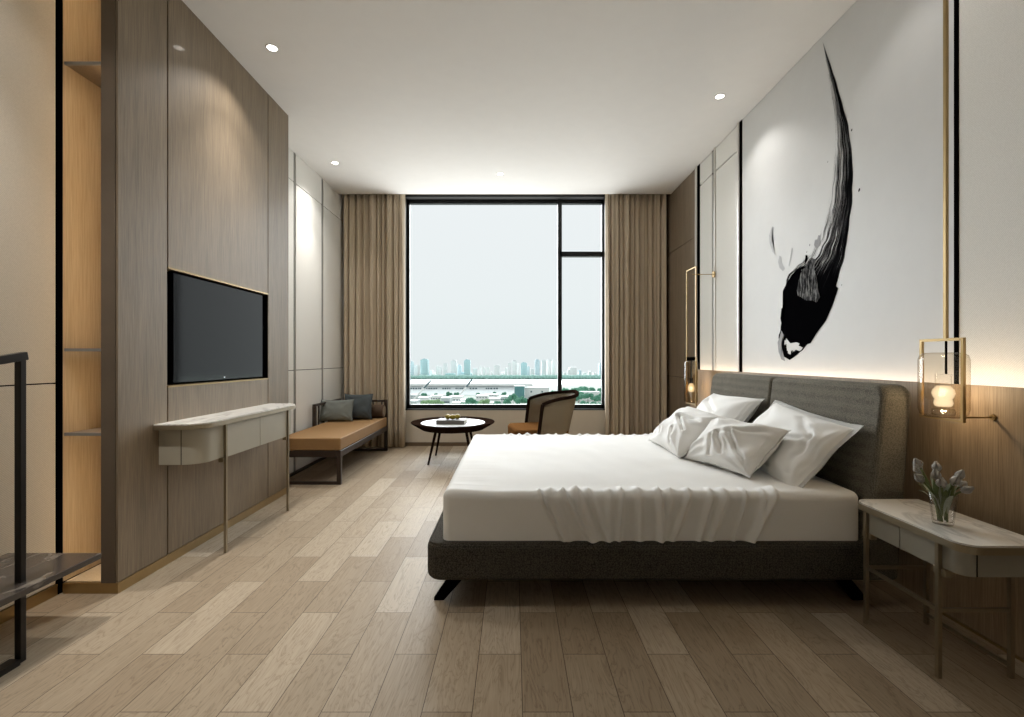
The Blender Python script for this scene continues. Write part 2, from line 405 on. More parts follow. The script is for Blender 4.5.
# right wall
struct('wall_right', boxes((XR+.022, XR+.12, YB, YE, -.05, 3.33)), M['black'])
bm = bmesh.new(); panels(bm, XR, YB, 2.052, [0, HC], side=-1); struct('wall_right_near_panels', bm, M['panel'], bevel=.002, seg=2)
bm = bmesh.new(); panels(bm, XR, 2.072, 3.99, [0, HC], side=-1); struct('wall_right_art_panel', bm, M['artwhite'])
bm = bmesh.new()
panels(bm, XR, 4.092, 4.512, [0, 2.887, HC], side=-1, g=.014); panels(bm, XR, 4.575, 4.893, [0, 2.887, HC], side=-1, g=.014)
struct('wall_right_white_panels', bm, M['panel'], bevel=.002, seg=2)
bm = bmesh.new(); panels(bm, XR, 5.012, YE, [0, .89, 2.395, 3.32], side=-1)
struct('wall_right_wood_panels', bm, M['darkwoodwall'], bevel=.0015, seg=2)
struct('trim_5', boxes((XR-.004, XR+.02, 3.990, 4.032, .9, HC), (XR-.004, XR+.02, 4.897, 4.957, .9, HC), (XR-.004, XR+.02, 2.053, 2.071, .9, HC), (XR-.002, XR+.02, 4.585, 4.592, .9, HC)), M['black'])
struct('trim_6', boxes((XR-.012, XR+.02, 4.036, 4.062, .9, HC), (XR-.010, XR+.02, 4.960, 5.008, 0, HC), (XR-.010, XR+.02, 4.515, 4.530, .9, HC)), M['palemetal'])
struct('trim_7', boxes((XR+.006, XR+.02, 4.064, 4.090, .9, HC), (XR+.002, XR+.02, 4.532, 4.574, .9, HC)), M['greymetal'])
bm = bmesh.new()
for a, b in ((YB, .15), (.154, 2.06), (2.064, 4.03), (4.034, 4.955)): box(bm, XW, XW+.018, a, b, .012, .995)
struct('wall_right_wainscot', bm, M['wainscot'], bevel=.001, seg=1)
struct('trim_8', boxes((XW+.018, XR-.001, YB, 4.955, .88, .90), (XW, XR-.001, 4.955, 4.959, .0, .995)), M['darkwoodwall'])
struct('baseboard_right', boxes((XW-.002, XW+.018, YB, 4.955, 0, .011)), M['brass'])
s = thing('led_strip', 'warm light strip hidden behind the top edge of the wood panelling by the bed', 'light strip', (XW+.03, 0, .905))
obj('strip_lens', boxes((0, .012, YB+.05, 4.94, 0, .012)), M['ledwall'], s)
# back wall behind the camera
struct('wall_back', boxes((XL-.12, XR+.12, YB-.1, YB, -.05, 3.33)), M['white'])

# ------------------------------------------------------------------ curtains
def curtain(name, x0, x1, label, seed):
    rnd = random.Random(seed); n = 10
    wts = [rnd.uniform(.6, 1.4) for _ in range(n)]; s = sum(wts)
    cuts = [0]
    for w in wts: cuts.append(cuts[-1]+w/s)
    amps = [rnd.uniform(.035, .072) for _ in range(n)]
    bm = bmesh.new(); NX, NZ = 260, 14; rows = []
    for iz in range(NZ+1):
        z = .012+(3.27-.012)*iz/NZ; row = []
        for ix in range(NX+1):
            u = ix/NX
            k = max(i for i in range(n) if cuts[i] <= u+1e-9) if u < 1 else n-1
            f = (u-cuts[k])/(cuts[k+1]-cuts[k])
            a = amps[k]*(1+.1*math.sin(z*1.3+k))
            y = -a*(max(0, math.sin(PI*f))**.5)*1.45+.010*math.sin(2*PI*f*2+k)*math.sin(PI*f)
            x = x0+(x1-x0)*u+.012*math.sin(2*PI*f)*math.cos(k*1.7+z*.6)
            row.append(bm.verts.new((x, y, z)))
        rows.append(row)
    for a, b in zip(rows, rows[1:]):
        for i in range(NX): bm.faces.new((a[i], a[i+1], b[i+1], b[i]))
    o = obj(name, bm, M['curtain'], smooth=True); o.location = (0, 5.935, 0)
    m = o.modifiers.new('solid', 'SOLIDIFY'); m.thickness = .003
    return tag(o, label, 'curtain')
curtain('curtain', -2.10, -1.345, 'floor length beige pleated curtain left of the window, behind the daybed', 3)
curtain('curtain', 1.150, 1.905, 'floor length beige pleated curtain right of the window, behind the bed', 8)

# ------------------------------------------------------------------ downlights
def downlight(x, y, label, power=0, beam=0, angle=118, col=(1, .965, .92), blend=.55, rad=.03, tilt=0):
    t = thing('downlight', label, 'downlight', (x, y, HC))
    bm = bmesh.new(); lathe(bm, [(.029, .0), (.029, -.004), (.036, -.004), (.038, 0), (.029, 0)], 32)
    obj('trim_ring', bm, M['white'], t, smooth=False)
    bm = bmesh.new(); lathe(bm, [(0, -.0045), (.0285, -.0045), (.0285, -.001), (0, -.001)], 32)
    obj('lens', bm, M['lampdisc'], t)
    if power:
        l = bpy.data.lights.new('spot', 'SPOT'); l.energy = power; l.spot_size = R(angle); l.spot_blend = blend
        l.shadow_soft_size = rad; l.color = col
        lo = bpy.data.objects.new('lamp_beam', l); C.objects.link(lo); lo.parent = t; lo.location = (0, 0, -.045)
        lo.rotation_euler = (0, tilt, 0)
    if beam:
        l = bpy.data.lights.new('beam', 'SPOT'); l.energy = beam; l.spot_size = R(76); l.spot_blend = 1
        l.shadow_soft_size = .016; l.color = col
        lo = bpy.data.objects.new('lamp_beam', l); C.objects.link(lo); lo.parent = t; lo.location = (0, 0, -.046)
    return t
POW = 24
downlight(-1.555, 3.065, 'lit round ceiling downlight in front of the television wall', POW*.9, 85)
downlight(-1.82, 4.86, 'lit round ceiling downlight above the daybed corner by the white wall', POW*.75, 80)
downlight(-.14, 5.15, 'small lit ceiling downlight centred in front of the window', POW*.15, 25)
downlight(1.58, 3.63, 'lit round ceiling downlight above the bed by the ink painting wall', POW*.6, 20)
downlight(1.55, 2.2, 'lit round ceiling downlight above the bedside table, out of frame', POW*.2)
downlight(-1.80, 1.50, 'lit round ceiling downlight above the black framed bench, out of frame', POW*.8, 150)

# ------------------------------------------------------------------ television
t = thing('television', 'flat black television set into the wood panelled wall', 'television', (XT-.06, 3.0745, .957))
obj('back_panel', boxes((-.008, .0, -.518, .518, 0, .628)), M['black'], t)
tvb = obj('television_body', boxes((.001, .035, -.455, .5165, .004, .626)), M['black'], t, bevel=.003)
obj('screen', boxes((.0355, .0375, -.447, .510, .012, .618)), M['screen'], t)
obj('standby_light', boxes((.0376, .0385, .01, .022, .022, .028)), emit('standby', srgb(220, 230, 235), .6), tvb)

# ------------------------------------------------------------------ wall console (left) and bedside table (right)
def slab_outline(w, y0, y1, r, near_r):
    return rrect(0, w, y0, y1, r, 10, (1, 0, 0, 1))
def console(side):
    if side < 0:
        X, top, bz, y0, y1, w = XT, .762, .545, 2.452, 3.62, .238
        label = 'wall console under the television with a white marble top, drawers and slim brass legs'; nm = 'console_table'; cat = 'console table'
        legs = [(.195, 2.696), (.195, 3.44)]; rr = .12
    else:
        X, top, bz, y0, y1, w = 1.735, .500, .383, 1.525, 2.035, .28
        label = 'bedside table by the headboard with marble top, drawers and slim metal legs'; nm = 'bedside_table'; cat = 'bedside table'
        legs = [(.25, 1.64), (.25, 1.975)]; rr = .055
    cy = (y0+y1)/2
    t = thing(nm, label, cat, (X, cy, 0)); sg = 1 if side < 0 else -1
    def P(pts): return [(sg*x, y-cy) for x, y in pts]
    bm = bmesh.new(); prism(bm, P(rrect(0, w, y0, y1, rr, 10, (1, 0, 0, 1))), 'z', top-.006, top)
    obj('marble_top', bm, M['marble'], t)
    bm = bmesh.new(); prism(bm, P(rrect(0, w+.003, y0-.003, y1+.003, rr, 10, (1, 0, 0, 1))), 'z', top-.030, top-.0065)
    obj('edge_band', bm, M['palebrass'], t)
    i = .022; mat = M['lacquer'] if side < 0 else M['lacquer2']
    bm = bmesh.new(); prism(bm, P(rrect(0, w-i, y0+.034, y1-.034, rr*.8, 10, (1, 0, 0, 1))), 'z', bz, top-.031)
    body = obj('cabinet_body', bm, mat, t, bevel=.0015, seg=2)
    # drawer fronts between the two legs, and end panels
    ya, yb = legs[0][1]+.012, legs[1][1]-.012; ym = (ya+yb)/2
    for a, b in ((ya, ym-.0015), (ym+.0015, yb)):
        bm = bmesh.new(); box(bm, *sorted((sg*(w-i), sg*(w-i+.006))), a-cy, b-cy, bz-.004, top-.036)
        obj('drawer', bm, mat, t, bevel=.001, seg=1)
    bm = bmesh.new(); box(bm, *sorted((sg*(w-i-rr*.8-.003), sg*(w-i-rr*.8))), y0+.0325-cy, y0+.034-cy, bz+.001, top-.034)
    obj('corner_seam', bm, M['black'], body)
    for lx, ly in legs:
        bm = bmesh.new(); box(bm, *sorted((sg*(w-i+.0005), sg*(w-i+.0155))), ly-.0075-cy, ly+.0075-cy, 0, top-.031)
        lg = obj('leg', bm, M['palebrass'], t, bevel=.001, seg=1)
        for s in (-1, 1):
            bm = bmesh.new(); yy = ly-cy+s*.016
            box(bm, *sorted((sg*(w-i-.02), sg*(w-i+.008))), yy-.008, yy+.008, bz-.028, bz-.0005)
            obj('leg_bracket', bm, M['palebrass'], lg, bevel=.004, seg=2)
    if side > 0:
        for ly in (1.64, 1.975):
            bm = bmesh.new(); box(bm, -.023, -.009, ly-.007-cy, ly+.007-cy, 0, bz-.001); obj('leg', bm, M['palebrass'], t)
            bm = bmesh.new(); box(bm, -(w-i), -.024, ly-.006-cy, ly+.006-cy, .228, .24); obj('stretcher', bm, M['palebrass'], t)
        bm = bmesh.new(); box(bm, -(w-i+.012), -(w-i), 1.648-cy, 1.967-cy, .228, .24); obj('stretcher', bm, M['palebrass'], t)
        bm = bmesh.new(); box(bm, -.022, -.01, 1.648-cy, 1.967-cy, .036, .048); obj('stretcher', bm, M['palebrass'], t)
    else:
        for ly in (2.696, 3.44):
            bm = bmesh.new(); box(bm, .015, .028, ly-.007-cy, ly+.007-cy, bz-.03, bz-.0005); obj('wall_bracket', bm, M['palebrass'], t)
    return t
console(-1); console(1)

# ------------------------------------------------------------------ black framed bench, left foreground
t = thing('luggage_bench', 'black metal framed bench with a dark marble shelf at the lower left edge', 'bench', (-1.92, 1.40, 0))
bm = bmesh.new(); box(bm, -.185, .205, -.55, .58, .268, .292); obj('marble_shelf', bm, M['marbledark'], t, bevel=.002, seg=2)
px_ = .13
for y in (.326, -.5):
    bm = bmesh.new(); box(bm, px_-.012, px_+.012, y-.011, y+.011, .0, 1.098 if y > 0 else 1.073); obj('post', bm, M['blackmetal'], t, bevel=.003, seg=2)
bm = bmesh.new()
pts = [(px_, -.52, 1.088), (px_, -.1, 1.086), (px_, .12, 1.086), (px_, .2, 1.090), (px_, .26, 1.097), (px_, .31, 1.106), (px_, .343, 1.112)]
sweep(bm, pts, .026, .030); obj('top_rail', bm, M['blackmetal'], t, bevel=.003, seg=2)
bm = bmesh.new(); box(bm, px_-.02, px_+.02, -.48, .307, 0, .022); obj('floor_runner', bm, M['blackmetal'], t)
for y in (.326, -.5):
    bm = bmesh.new(); box(bm, -.16, px_-.022, y-.015, y+.015, .235, .266); obj('cross_bar', bm, M['blackmetal'], t)
    bm = bmesh.new(); box(bm, -.185, -.155, y-.015, y+.015, 0, .266); obj('post', bm, M['blackmetal'], t)

# ------------------------------------------------------------------ bed
BY0, BY1, BX0, BX1 = 2.08, 3.86, -.385, 1.58
cy = (BY0+BY1)/2
t = thing('bed', 'double bed with a charcoal woven upholstered frame, padded headboard and slanted metal feet', 'bed', (0, cy, 0))
bm = bmesh.new(); prism(bm, rrect(BX0, BX1, BY0-cy, BY1-cy, .07, 8, (0, 1, 1, 0)), 'z', .122, .289)
bfr = obj('bed_frame', bm, M['bedfab'], t, bevel=.028, seg=5)
bm = bmesh.new(); pipe(bm, [(x, y, .283) for x, y in rrect(BX0+.012, BX1, BY0+.012-cy, BY1-.012-cy, .06, 8, (0, 1, 1, 0))][1:-1], .006, 8)
obj('piping', bm, M['bedfab'], bfr, smooth=True)
def hb(y0, y1, rl, rr_):
    # outline in y-z, extruded through a leaning thickness
    out = []
    z0, z1 = .12, .985
    for k, (cyy, sy, r) in enumerate(((y1, -1, rr_), (y0, 1, rl))):
        for i in range(9):
            a = PI/2*i/8+(PI/2 if k else 0)
            out.append((cyy+sy*r+r*math.cos(a), z1-r+r*math.sin(a)))
    out += [(y0, z0), (y1, z0)]
    bm = bmesh.new()
    def X(z, f): return (1.555+(z-.3)*.11 if f else 1.70+(z-.12)*.075)
    N = len(out); A = [bm.verts.new((X(z, 1), y-cy, z)) for y, z in out]; B = [bm.verts.new((X(z, 0), y-cy, z)) for y, z in out]
    bm.faces.new(A); bm.faces.new(B[::-1])
    for i in range(N):
        j = (i+1) % N; bm.faces.new((A[i], A[j], B[j], B[i]))
    return obj('headboard_pad', bm, M['headfab'], t, bevel=.026, seg=6)
hb(2.085, 2.997, .065, .03); hb(2.999, 3.90, .03, .065)
for x, y, s in ((-.235, BY0+.11, -1), (-.235, BY1-.11, -1), (1.47, BY0+.11, 1), (1.47, BY1-.11, 1)):
    bm = bmesh.new()
    prism(bm, [(x-.05, .124), (x+.03, .124), (x+s*.10+.02, .0), (x+s*.10-.025, .0), (x+s*.085-.04, .012)] if s < 0 else [(x-.03, .124), (x+.05, .124), (x+s*.10+.04, .012), (x+s*.10+.025, 0), (x+s*.10-.02, 0)], 'y', y-cy-.026, y-cy-.012)
    obj('leg', bm, M['black'], t, bevel=.002, seg=2)
bm = boxes((1.40, 1.54, BY0+.1-cy, BY0+.13-cy, 0, .124))

# mattress with its sheet: a cloth grid folded over a rounded block
def mattress():
    x0, x1, y0, y1, ztop, hh, r = -.315, 1.552, 2.112, 3.738, .508, .2165, .035
    ix0, ix1, iy0, iy1 = x0+r, x1-r, y0+r, y1-r
    ext = r*PI/2+hh-r
    rnd = random.Random(4)
    ridges = []
    x = .12
    while x < 1.20:
        ridges.append((x, rnd.uniform(.010, .030), rnd.uniform(.6, 1.5), rnd.uniform(-1.0, -.5) if x < .42 else (rnd.uniform(-.25, .15) if x < .7 else rnd.uniform(.35, .9)), rnd.uniform(.02, .075)))
        x += rnd.uniform(.045, .10)
    nx, ny = 420, 300
    X0, X1, Y0, Y1 = ix0-ext, ix1+ext, iy0-ext, iy1+ext
    bm = bmesh.new(); rows = []
    for j in range(ny+1):
        row = []
        # denser near the near side
        fy = j/ny; py = Y0+(Y1-Y0)*fy
        for i in range(nx+1):
            px = X0+(X1-X0)*i/nx
            cx_, cy_ = min(max(px, ix0), ix1), min(max(py, iy0), iy1)
            dx, dy = px-cx_, py-cy_; d = math.hypot(dx, dy)
            # soft top: gentle crown and long wrinkles
            zt = ztop+.006*mnoise.noise(Vector((px*3, py*3, 0)))+.0025*mnoise.noise(Vector((px*9, py*5, 3)))
            if px < .1:      # creases near the foot edge, running inwards
                k = max(0, 1-(px-x0)/.28)
                zt += .006*k*mnoise.ridged_multi_fractal(Vector((px*1.2, py*9, 7)), 1, 2, 2, 1, 2)*.6
            if d < 1e-7:
                out = 0; drop = 0; nxv = nyv = 0
                x_, y_, z_ = px, py, zt
            else:
                nxv, nyv = dx/d, dy/d
                if d < r*PI/2: off = r*math.sin(d/r); drop = r*(1-math.cos(d/r))
                else: off = r; drop = r+(d-r*PI/2)
                drop = min(drop, hh)
                x_, y_, z_ = cx_+nxv*off, cy_+nyv*off, zt-drop if drop < hh-.001 else ztop-hh
            # pleats on the near side (and a few on the far side)
            A = 0; sgn = 0
            for rx, a, w, sl, over in ridges:
                if py < cy_+1e-9 and dy <= 0 and py < iy0+over:
                    dr = drop if dy < 0 else -(py-iy0)
                    c = rx-sl*max(dr, 0)*.6
                    g = math.exp(-((px-c)/(.013*w))**2)
                    if dr < 0: k = max(0, 1+dr/over)**.8
                    else: k = 1.5*(1-.45*min(1, max(dr, 0)/hh)**1.5)*min(1, .67+max(dr, 0)/.06)
                    A += a*g*k
                if dy >= 0 and py > iy1-.03:
                    g = math.exp(-((px-rx*1.1+.2)/(.016*w))**2); A += a*.7*g*max(0, 1-abs(py-iy1)/.05)
            A += .0025*mnoise.noise(Vector((px*6, drop*6, py)))*min(1, drop/.05)
            th = min(1, d/(r*PI/2)) if d > 0 else 0
            if dy <= 0: y_ -= A*math.sin(th*PI/2)*abs(nyv if d > 1e-7 else 0); z_ += A*math.cos(th*PI/2)
            else: y_ += A*math.sin(th*PI/2)*.5; z_ += A*math.cos(th*PI/2)
            row.append(bm.verts.new((x_-.62, y_-2.92, z_)))
        rows.append(row)
    for a, b in zip(rows, rows[1:]):
        for i in range(nx): bm.faces.new((a[i], a[i+1], b[i+1], b[i]))
    v = box(bm, x0+.01-.62, x1-.01-.62, y0+.01-2.92, y1-.01-2.92, ztop-hh+.001, ztop-.04)
    o = obj('mattress', bm, M['linen'], smooth=True); o.location = (.62, 2.92, 0)
    return tag(o, 'thick mattress covered in a white sheet, gathered in folds along its near side', 'mattress')
mattress()

# ------------------------------------------------------------------ pillows
CREASE = {1.3: [((.86, -.85), (.86, .85), .008, .018), ((.1, -.1), (.62, .28), .012, .05), ((.62, .28), (.2, .62), .009, .06), ((.62, .28), (.75, -.6), .010, .045), ((-.2, -.5), (.3, -.75), .016, .06)],
    7.7: [((.05, .15), (.72, -.62), .018, .05), ((.05, .15), (-.15, .05), .014, .08), ((-.2, .0), (.15, -.6), .016, .05), ((-.35, -.1), (-.1, -.75), .012, .05), ((.9, -.9), (.9, .9), .006, .014), ((.2, .2), (.85, .6), .012, .06)],
    4.1: [((-.5, .5), (.2, .1), .016, .07), ((.9, -.8), (.9, .9), .008, .016)],
    2.9: [((-.1, .2), (.6, -.2), .022, .05), ((-.1, .2), (.7, .35), .020, .06), ((-.5, -.2), (-.2, -.7), .014, .05), ((.2, -.3), (.5, -.8), .014, .05)]}
def segd(u, v, a, b):
    du, dv = b[0]-a[0], b[1]-a[1]; f = max(0, min(1, ((u-a[0])*du+(v-a[1])*dv)/(du*du+dv*dv)))
    return math.hypot(u-a[0]-du*f, v-a[1]-dv*f), f
def pillow_mesh(w, h, th, seed, flange=0, wr=1.0, n=96):
    bm = bmesh.new(); top, bot = [], []
    for s, store in ((1, top), (-1, bot)):
        for j in range(n+1):
            row = []
            for i in range(n+1):
                u, v = 2*i/n-1, 2*j/n-1
                if s < 0 and (i in (0, n) or j in (0, n)): row.append(top[j][i]); continue
                fu, fv = abs(u), abs(v)
                fl = flange
                iu = min(1, fu/(1-fl*.7)); iv = min(1, fv/(1-fl))
                prof = (max(0, 1-iu**2.6)*max(0, 1-iv**2.6))**.48
                # sides bow inwards between the corners
                x = w/2*u*(1-.07*(1-v*v)*fu**3); y = h/2*v*(1-.08*(1-u*u)*fv**3)
                cr = mnoise.noise(Vector((u*1.6+seed, v*1.6, seed)))
                # creases radiating from the corners
                wrk = 0
                for (cu, cv, k) in ((1, 1, 1), (-1, 1, 2), (1, -1, 3), (-1, -1, 4)):
                    du, dv = u-cu, v-cv; rad = math.hypot(du, dv); an = math.atan2(dv, du)
                    wrk += math.sin(an*(9+k)+seed*k)*math.exp(-((rad-.55)/.4)**2)
                z = s*(th/2*prof*(1+.22*cr))+wr*.006*wrk*prof**.6+wr*.016*mnoise.noise(Vector((u*2.2, v*2.2, seed+5)))*(prof**.5)-wr*.010*max(0, mnoise.ridged_multi_fractal(Vector((u*.9+seed, v*.9, seed)), 1, 2, 1.5, 1, 2)-1.35)*(prof**.5)
                z += .012*mnoise.noise(Vector((u*2.0, v*2.0, seed+9)))*(1-prof)
                if s > 0:
                    for a_, b_, dep, wd_ in CREASE.get(seed, ()):
                        dd_, f_ = segd(u+.05*mnoise.noise(Vector((u*4, v*4, seed))), v+.05*mnoise.noise(Vector((v*4, u*4, seed))), a_, b_)
                        z += dep*(-math.exp(-(dd_/wd_)**2)+.55*math.exp(-((dd_-wd_*2)/(wd_*1.3))**2))*min(1, prof*1.6)*(.5+.5*math.sin(PI*min(1, f_+.25)))
                row.append(bm.verts.new((x, y, z)))
            store.append(row)
    for store in (top, bot):
        for a, b in zip(store, store[1:]):
            for i in range(n): bm.faces.new((a[i], a[i+1], b[i+1], b[i]))
    return bm
def lean(o, c, th, yaw=0, roll=0):
    s, k = math.sin(th), math.cos(th)
    m = Matrix(((0, k, -s), (-1, 0, 0), (0, s, k))).to_4x4()
    o.matrix_world = Matrix.Translation(c) @ Matrix.Rotation(yaw, 4, 'Z') @ m @ Matrix.Rotation(roll, 4, 'Z')
def pillow(nm, dims, seed, mat, c, th, yaw, roll, label, flange=0, wr=1, cat='pillow'):
    o = obj(nm, pillow_mesh(*dims, seed, flange, wr), mat, smooth=True)
    lean(o, Vector(c), R(th), R(yaw), R(roll))
    return tag(o, label, cat)
pillow('pillow', (.80, .46, .17), 1.3, M['linen'], (1.452, 2.55, .652), 50, 0, -5, 'large white pillow leaning on the near half of the headboard, nearest the bedside table', .12, .8)
pillow('pillow', (.74, .46, .17), 4.1, M['linen'], (1.445, 3.38, .665), 50, 0, 2, 'large white pillow leaning on the far half of the headboard', .05, .6)
pillow('pillow', (.52, .34, .16), 7.7, M['linen'], (1.20, 2.60, .632), 43, 17, 0, 'small white pillow in front of the nearest large pillow, with deep creases', .04, .8)
pillow('pillow', (.62, .38, .17), 2.9, M['linen'], (1.12, 3.10, .636), 38, 0, 0, 'small white pillow at the far front of the pile, slumped toward the window', .0, .7)

# ------------------------------------------------------------------ wall lanterns by the bed
def lantern_near():
    X, y0, y1, z0, z1 = 1.735, 1.825, 2.022, .854, 1.183
    yc = 1.915
    M['brassdark'] = M['brass']
    t = thing('hanging_lantern', 'glass cylinder lantern in a brass frame hanging above the bedside table', 'pendant light', (X, yc, z0))
    d = .011
    bm = bmesh.new()
    for b in ((-d/2, d/2, y0-yc, y0-yc+d, 0, z1-z0), (-d/2, d/2, y1-yc-d, y1-yc, 0, z1-z0), (-d/2, d/2, y0-yc+d, y1-yc-d, z1-z0-d, z1-z0), (-d/2, d/2, y0-yc+d, y1-yc-d, 0, d*.8)): box(bm, *b)
    obj('brass_frame', bm, M['brass'], t)
    bm = bmesh.new(); box(bm, -.006, .006, -.017, -.005, z1-z0, HC-z0); obj('hanging_rod', bm, M['brass'], t)
    bm = bmesh.new(); tube(bm, (0, -.012, z1-z0-.001), (0, -.012, .186), .004); obj('cord', bm, M['black'], t)
    bm = bmesh.new(); lathe(bm, [(0, .012), (.062, .014), (.074, .024), (.080, .045), (.080, .242), (.075, .260), (.062, .270), (.030, .272)], 48)
    obj('glass_cylinder', bm, M['glasssmoke'], t, smooth=True)
    bm = bmesh.new(); lathe(bm, [(0, .185), (.026, .185), (.026, .145), (.024, .142), (0, .142)], 32); obj('socket', bm, M['glass'], t)
    bm = bmesh.new(); lathe(bm, [(0, .140), (.022, .138), (.034, .122), (.037, .108), (.032, .092), (.027, .084), (.029, .079), (.031, .068), (.028, .058), (.022, .054), (0, .053)], 32)
    obj('bulb', bm, M['bulb'], t, smooth=True)
    bm = bmesh.new(); lathe(bm, [(0, .044), (.034, .044), (.038, .036), (.036, .022), (0, .02)], 32); obj('bulb_base', bm, M['glass'], t, smooth=True)
    bm = bmesh.new(); box(bm, 0, XW-X, y0-yc, y0-yc+.006, .018, .024); arm = obj('wall_arm', bm, M['brass'], t)
    bm = bmesh.new(); tube(bm, (XW-X-.006, y0-yc+.003, .021), (XW-X, y0-yc+.003, .021), .012); obj('wall_plate', bm, M['brass'], arm)
    l = bpy.data.lights.new('glow', 'POINT'); l.energy = 3.2; l.shadow_soft_size = .016; l.color = (1, .78, .52)
    lo = bpy.data.objects.new('lamp_glow', l); C.objects.link(lo); lo.parent = t; lo.location = (0, 0, .11)
def lantern_far():
    X, y0, y1, z0, z1 = 1.705, 4.42, 4.665, .665, 1.965
    yc = 4.545
    t = thing('hanging_lantern', 'slender glass lantern in a tall narrow brass frame beyond the far side of the bed', 'pendant light', (X, yc, z0))
    d = .009; bm = bmesh.new()
    for b in ((-d/2, d/2, y0-yc, y0-yc+d, 0, z1-z0), (-d/2, d/2, y1-yc-d, y1-yc, 0, z1-z0), (-d/2, d/2, y0-yc+d, y1-yc-d, z1-z0-d, z1-z0), (-d/2, d/2, y0-yc+d, y1-yc-d, 0, d)): box(bm, *b)
    obj('brass_frame', bm, M['brass'], t)
    bm = bmesh.new(); lathe(bm, [(0, .016), (.055, .018), (.062, .03), (.062, .40), (.055, .415), (.03, .418)], 32); obj('glass_cylinder', bm, M['glassribbed'], t, smooth=True)
    bm = bmesh.new(); lathe(bm, [(0, .455), (.04, .455), (.04, .42), (0, .42)], 24); obj('cap', bm, M['black'], t)
    bm = bmesh.new(); tube(bm, (0, 0, .42), (0, 0, .25), .006); tube(bm, (0, 0, .25), (0, 0, .205), .018); obj('socket', bm, M['black'], t)
    bm = bmesh.new(); lathe(bm, [(0, .205), (.018, .20), (.030, .175), (.032, .15), (.026, .125), (0, .115)], 24); obj('bulb', bm, M['bulb'], t, smooth=True)
    bm = bmesh.new(); tube(bm, (0, 4.518-yc, 1.905-z0), (XR-X-.014, 4.518-yc, 1.905-z0), .004); arm = obj('wall_arm', bm, M['brass'], t)
    bm = bmesh.new(); tube(bm, (XR-X-.024, 4.518-yc, 1.905-z0), (XR-X-.012, 4.518-yc, 1.905-z0), .03); obj('wall_plate', bm, M['brass'], arm)
    l = bpy.data.lights.new('glow', 'POINT'); l.energy = 4; l.shadow_soft_size = .012; l.color = (1, .78, .52)
    lo = bpy.data.objects.new('lamp_glow', l); C.objects.link(lo); lo.parent = t; lo.location = (0, 0, .16)
lantern_near(); lantern_far()

# ------------------------------------------------------------------ vase of flowers
t = thing('vase', 'small clear glass vase of pale tulips and grey green leaves on the bedside table', 'vase', (1.563, 1.727, .500))
bm = bmesh.new(); lathe(bm, [(0, .001), (.029, .001), (.031, .01), (.036, .06), (.043, .112), (.040, .112), (.033, .06), (.028, .012), (0, .010)], 32)
obj('glass', bm, M['glass'], t, smooth=True)
rnd = random.Random(11)
bs, bl, bf = bmesh.new(), bmesh.new(), bmesh.new()
heads = [(-.085, .205), (-.05, .175), (-.02, .16), (.028, .168), (.05, .145), (.005, .15), (-.035, .145), (.072, .13), (.015, .18), (-.06, .15), (.04, .125), (0, .13)]
for k, (dx, hz) in enumerate(heads):
    dy = rnd.uniform(-.04, .04); a = rnd.uniform(0, 2*PI)
    b0 = Vector((.014*math.cos(a), .014*math.sin(a), .012)); mid = Vector((dx*.3, dy*.3, .11)); tip = Vector((dx, dy, hz))
    pts = [b0*(1-s)**2+mid*2*s*(1-s)+tip*s*s for s in [i/8 for i in range(9)]]
    sbm = bmesh.new(); pipe(sbm, pts, .0036, 6); stm = obj('stem', sbm, M['stem'], t, smooth=True)
    d = (pts[-1]-pts[-2]).normalized(); u = d.orthogonal().normalized(); w = d.cross(u)
    fb = bmesh.new()
    for p in range(5):           # petals cupped around the tip
        an = 2*PI*p/5; side = u*math.cos(an)+w*math.sin(an); tan = d.cross(side)
        prev = None
        for s in range(6):
            f = s/5; c = tip+d*(.04*f)+side*(.012*math.sin(PI*min(1, f*1.1))+.002); hw = .007*math.sin(PI*(.12+.85*f))
            ring = [fb.verts.new(c-tan*hw), fb.verts.new(c+side*.002), fb.verts.new(c+tan*hw)]
            if prev:
                for q in range(2): fb.faces.new((prev[q], prev[q+1], ring[q+1], ring[q]))
            prev = ring
    obj('flower_head', fb, M['flower'], stm, smooth=True)
for k in range(22):
    a = 2*PI*k/22+rnd.uniform(-.2, .2); rr_ = rnd.uniform(.02, .075); hz = rnd.uniform(.11, .165)
    b0 = Vector((.01*math.cos(a), .01*math.sin(a), .03)); mid = Vector((.03*math.cos(a), .03*math.sin(a), .11)); tip = Vector((rr_*math.cos(a), rr_*math.sin(a), hz))
    side = Vector((-math.sin(a), math.cos(a), 0)); lb = bmesh.new(); prev = None
    for s in range(9):
        f = s/8; c = b0*(1-f)**2+mid*2*f*(1-f)+tip*f*f; hw = .010*math.sin(PI*min(.97, .15+f*.82))
        ring = [lb.verts.new(c-side*hw+Vector((0, 0, .002))), lb.verts.new(c), lb.verts.new(c+side*hw+Vector((0, 0, .002)))]
        if prev:
            for q in range(2): lb.faces.new((prev[q], prev[q+1], ring[q+1], ring[q]))
        prev = ring
    obj('leaf', lb, M['leafpale'] if k % 3 else M['stem'], t, smooth=True)

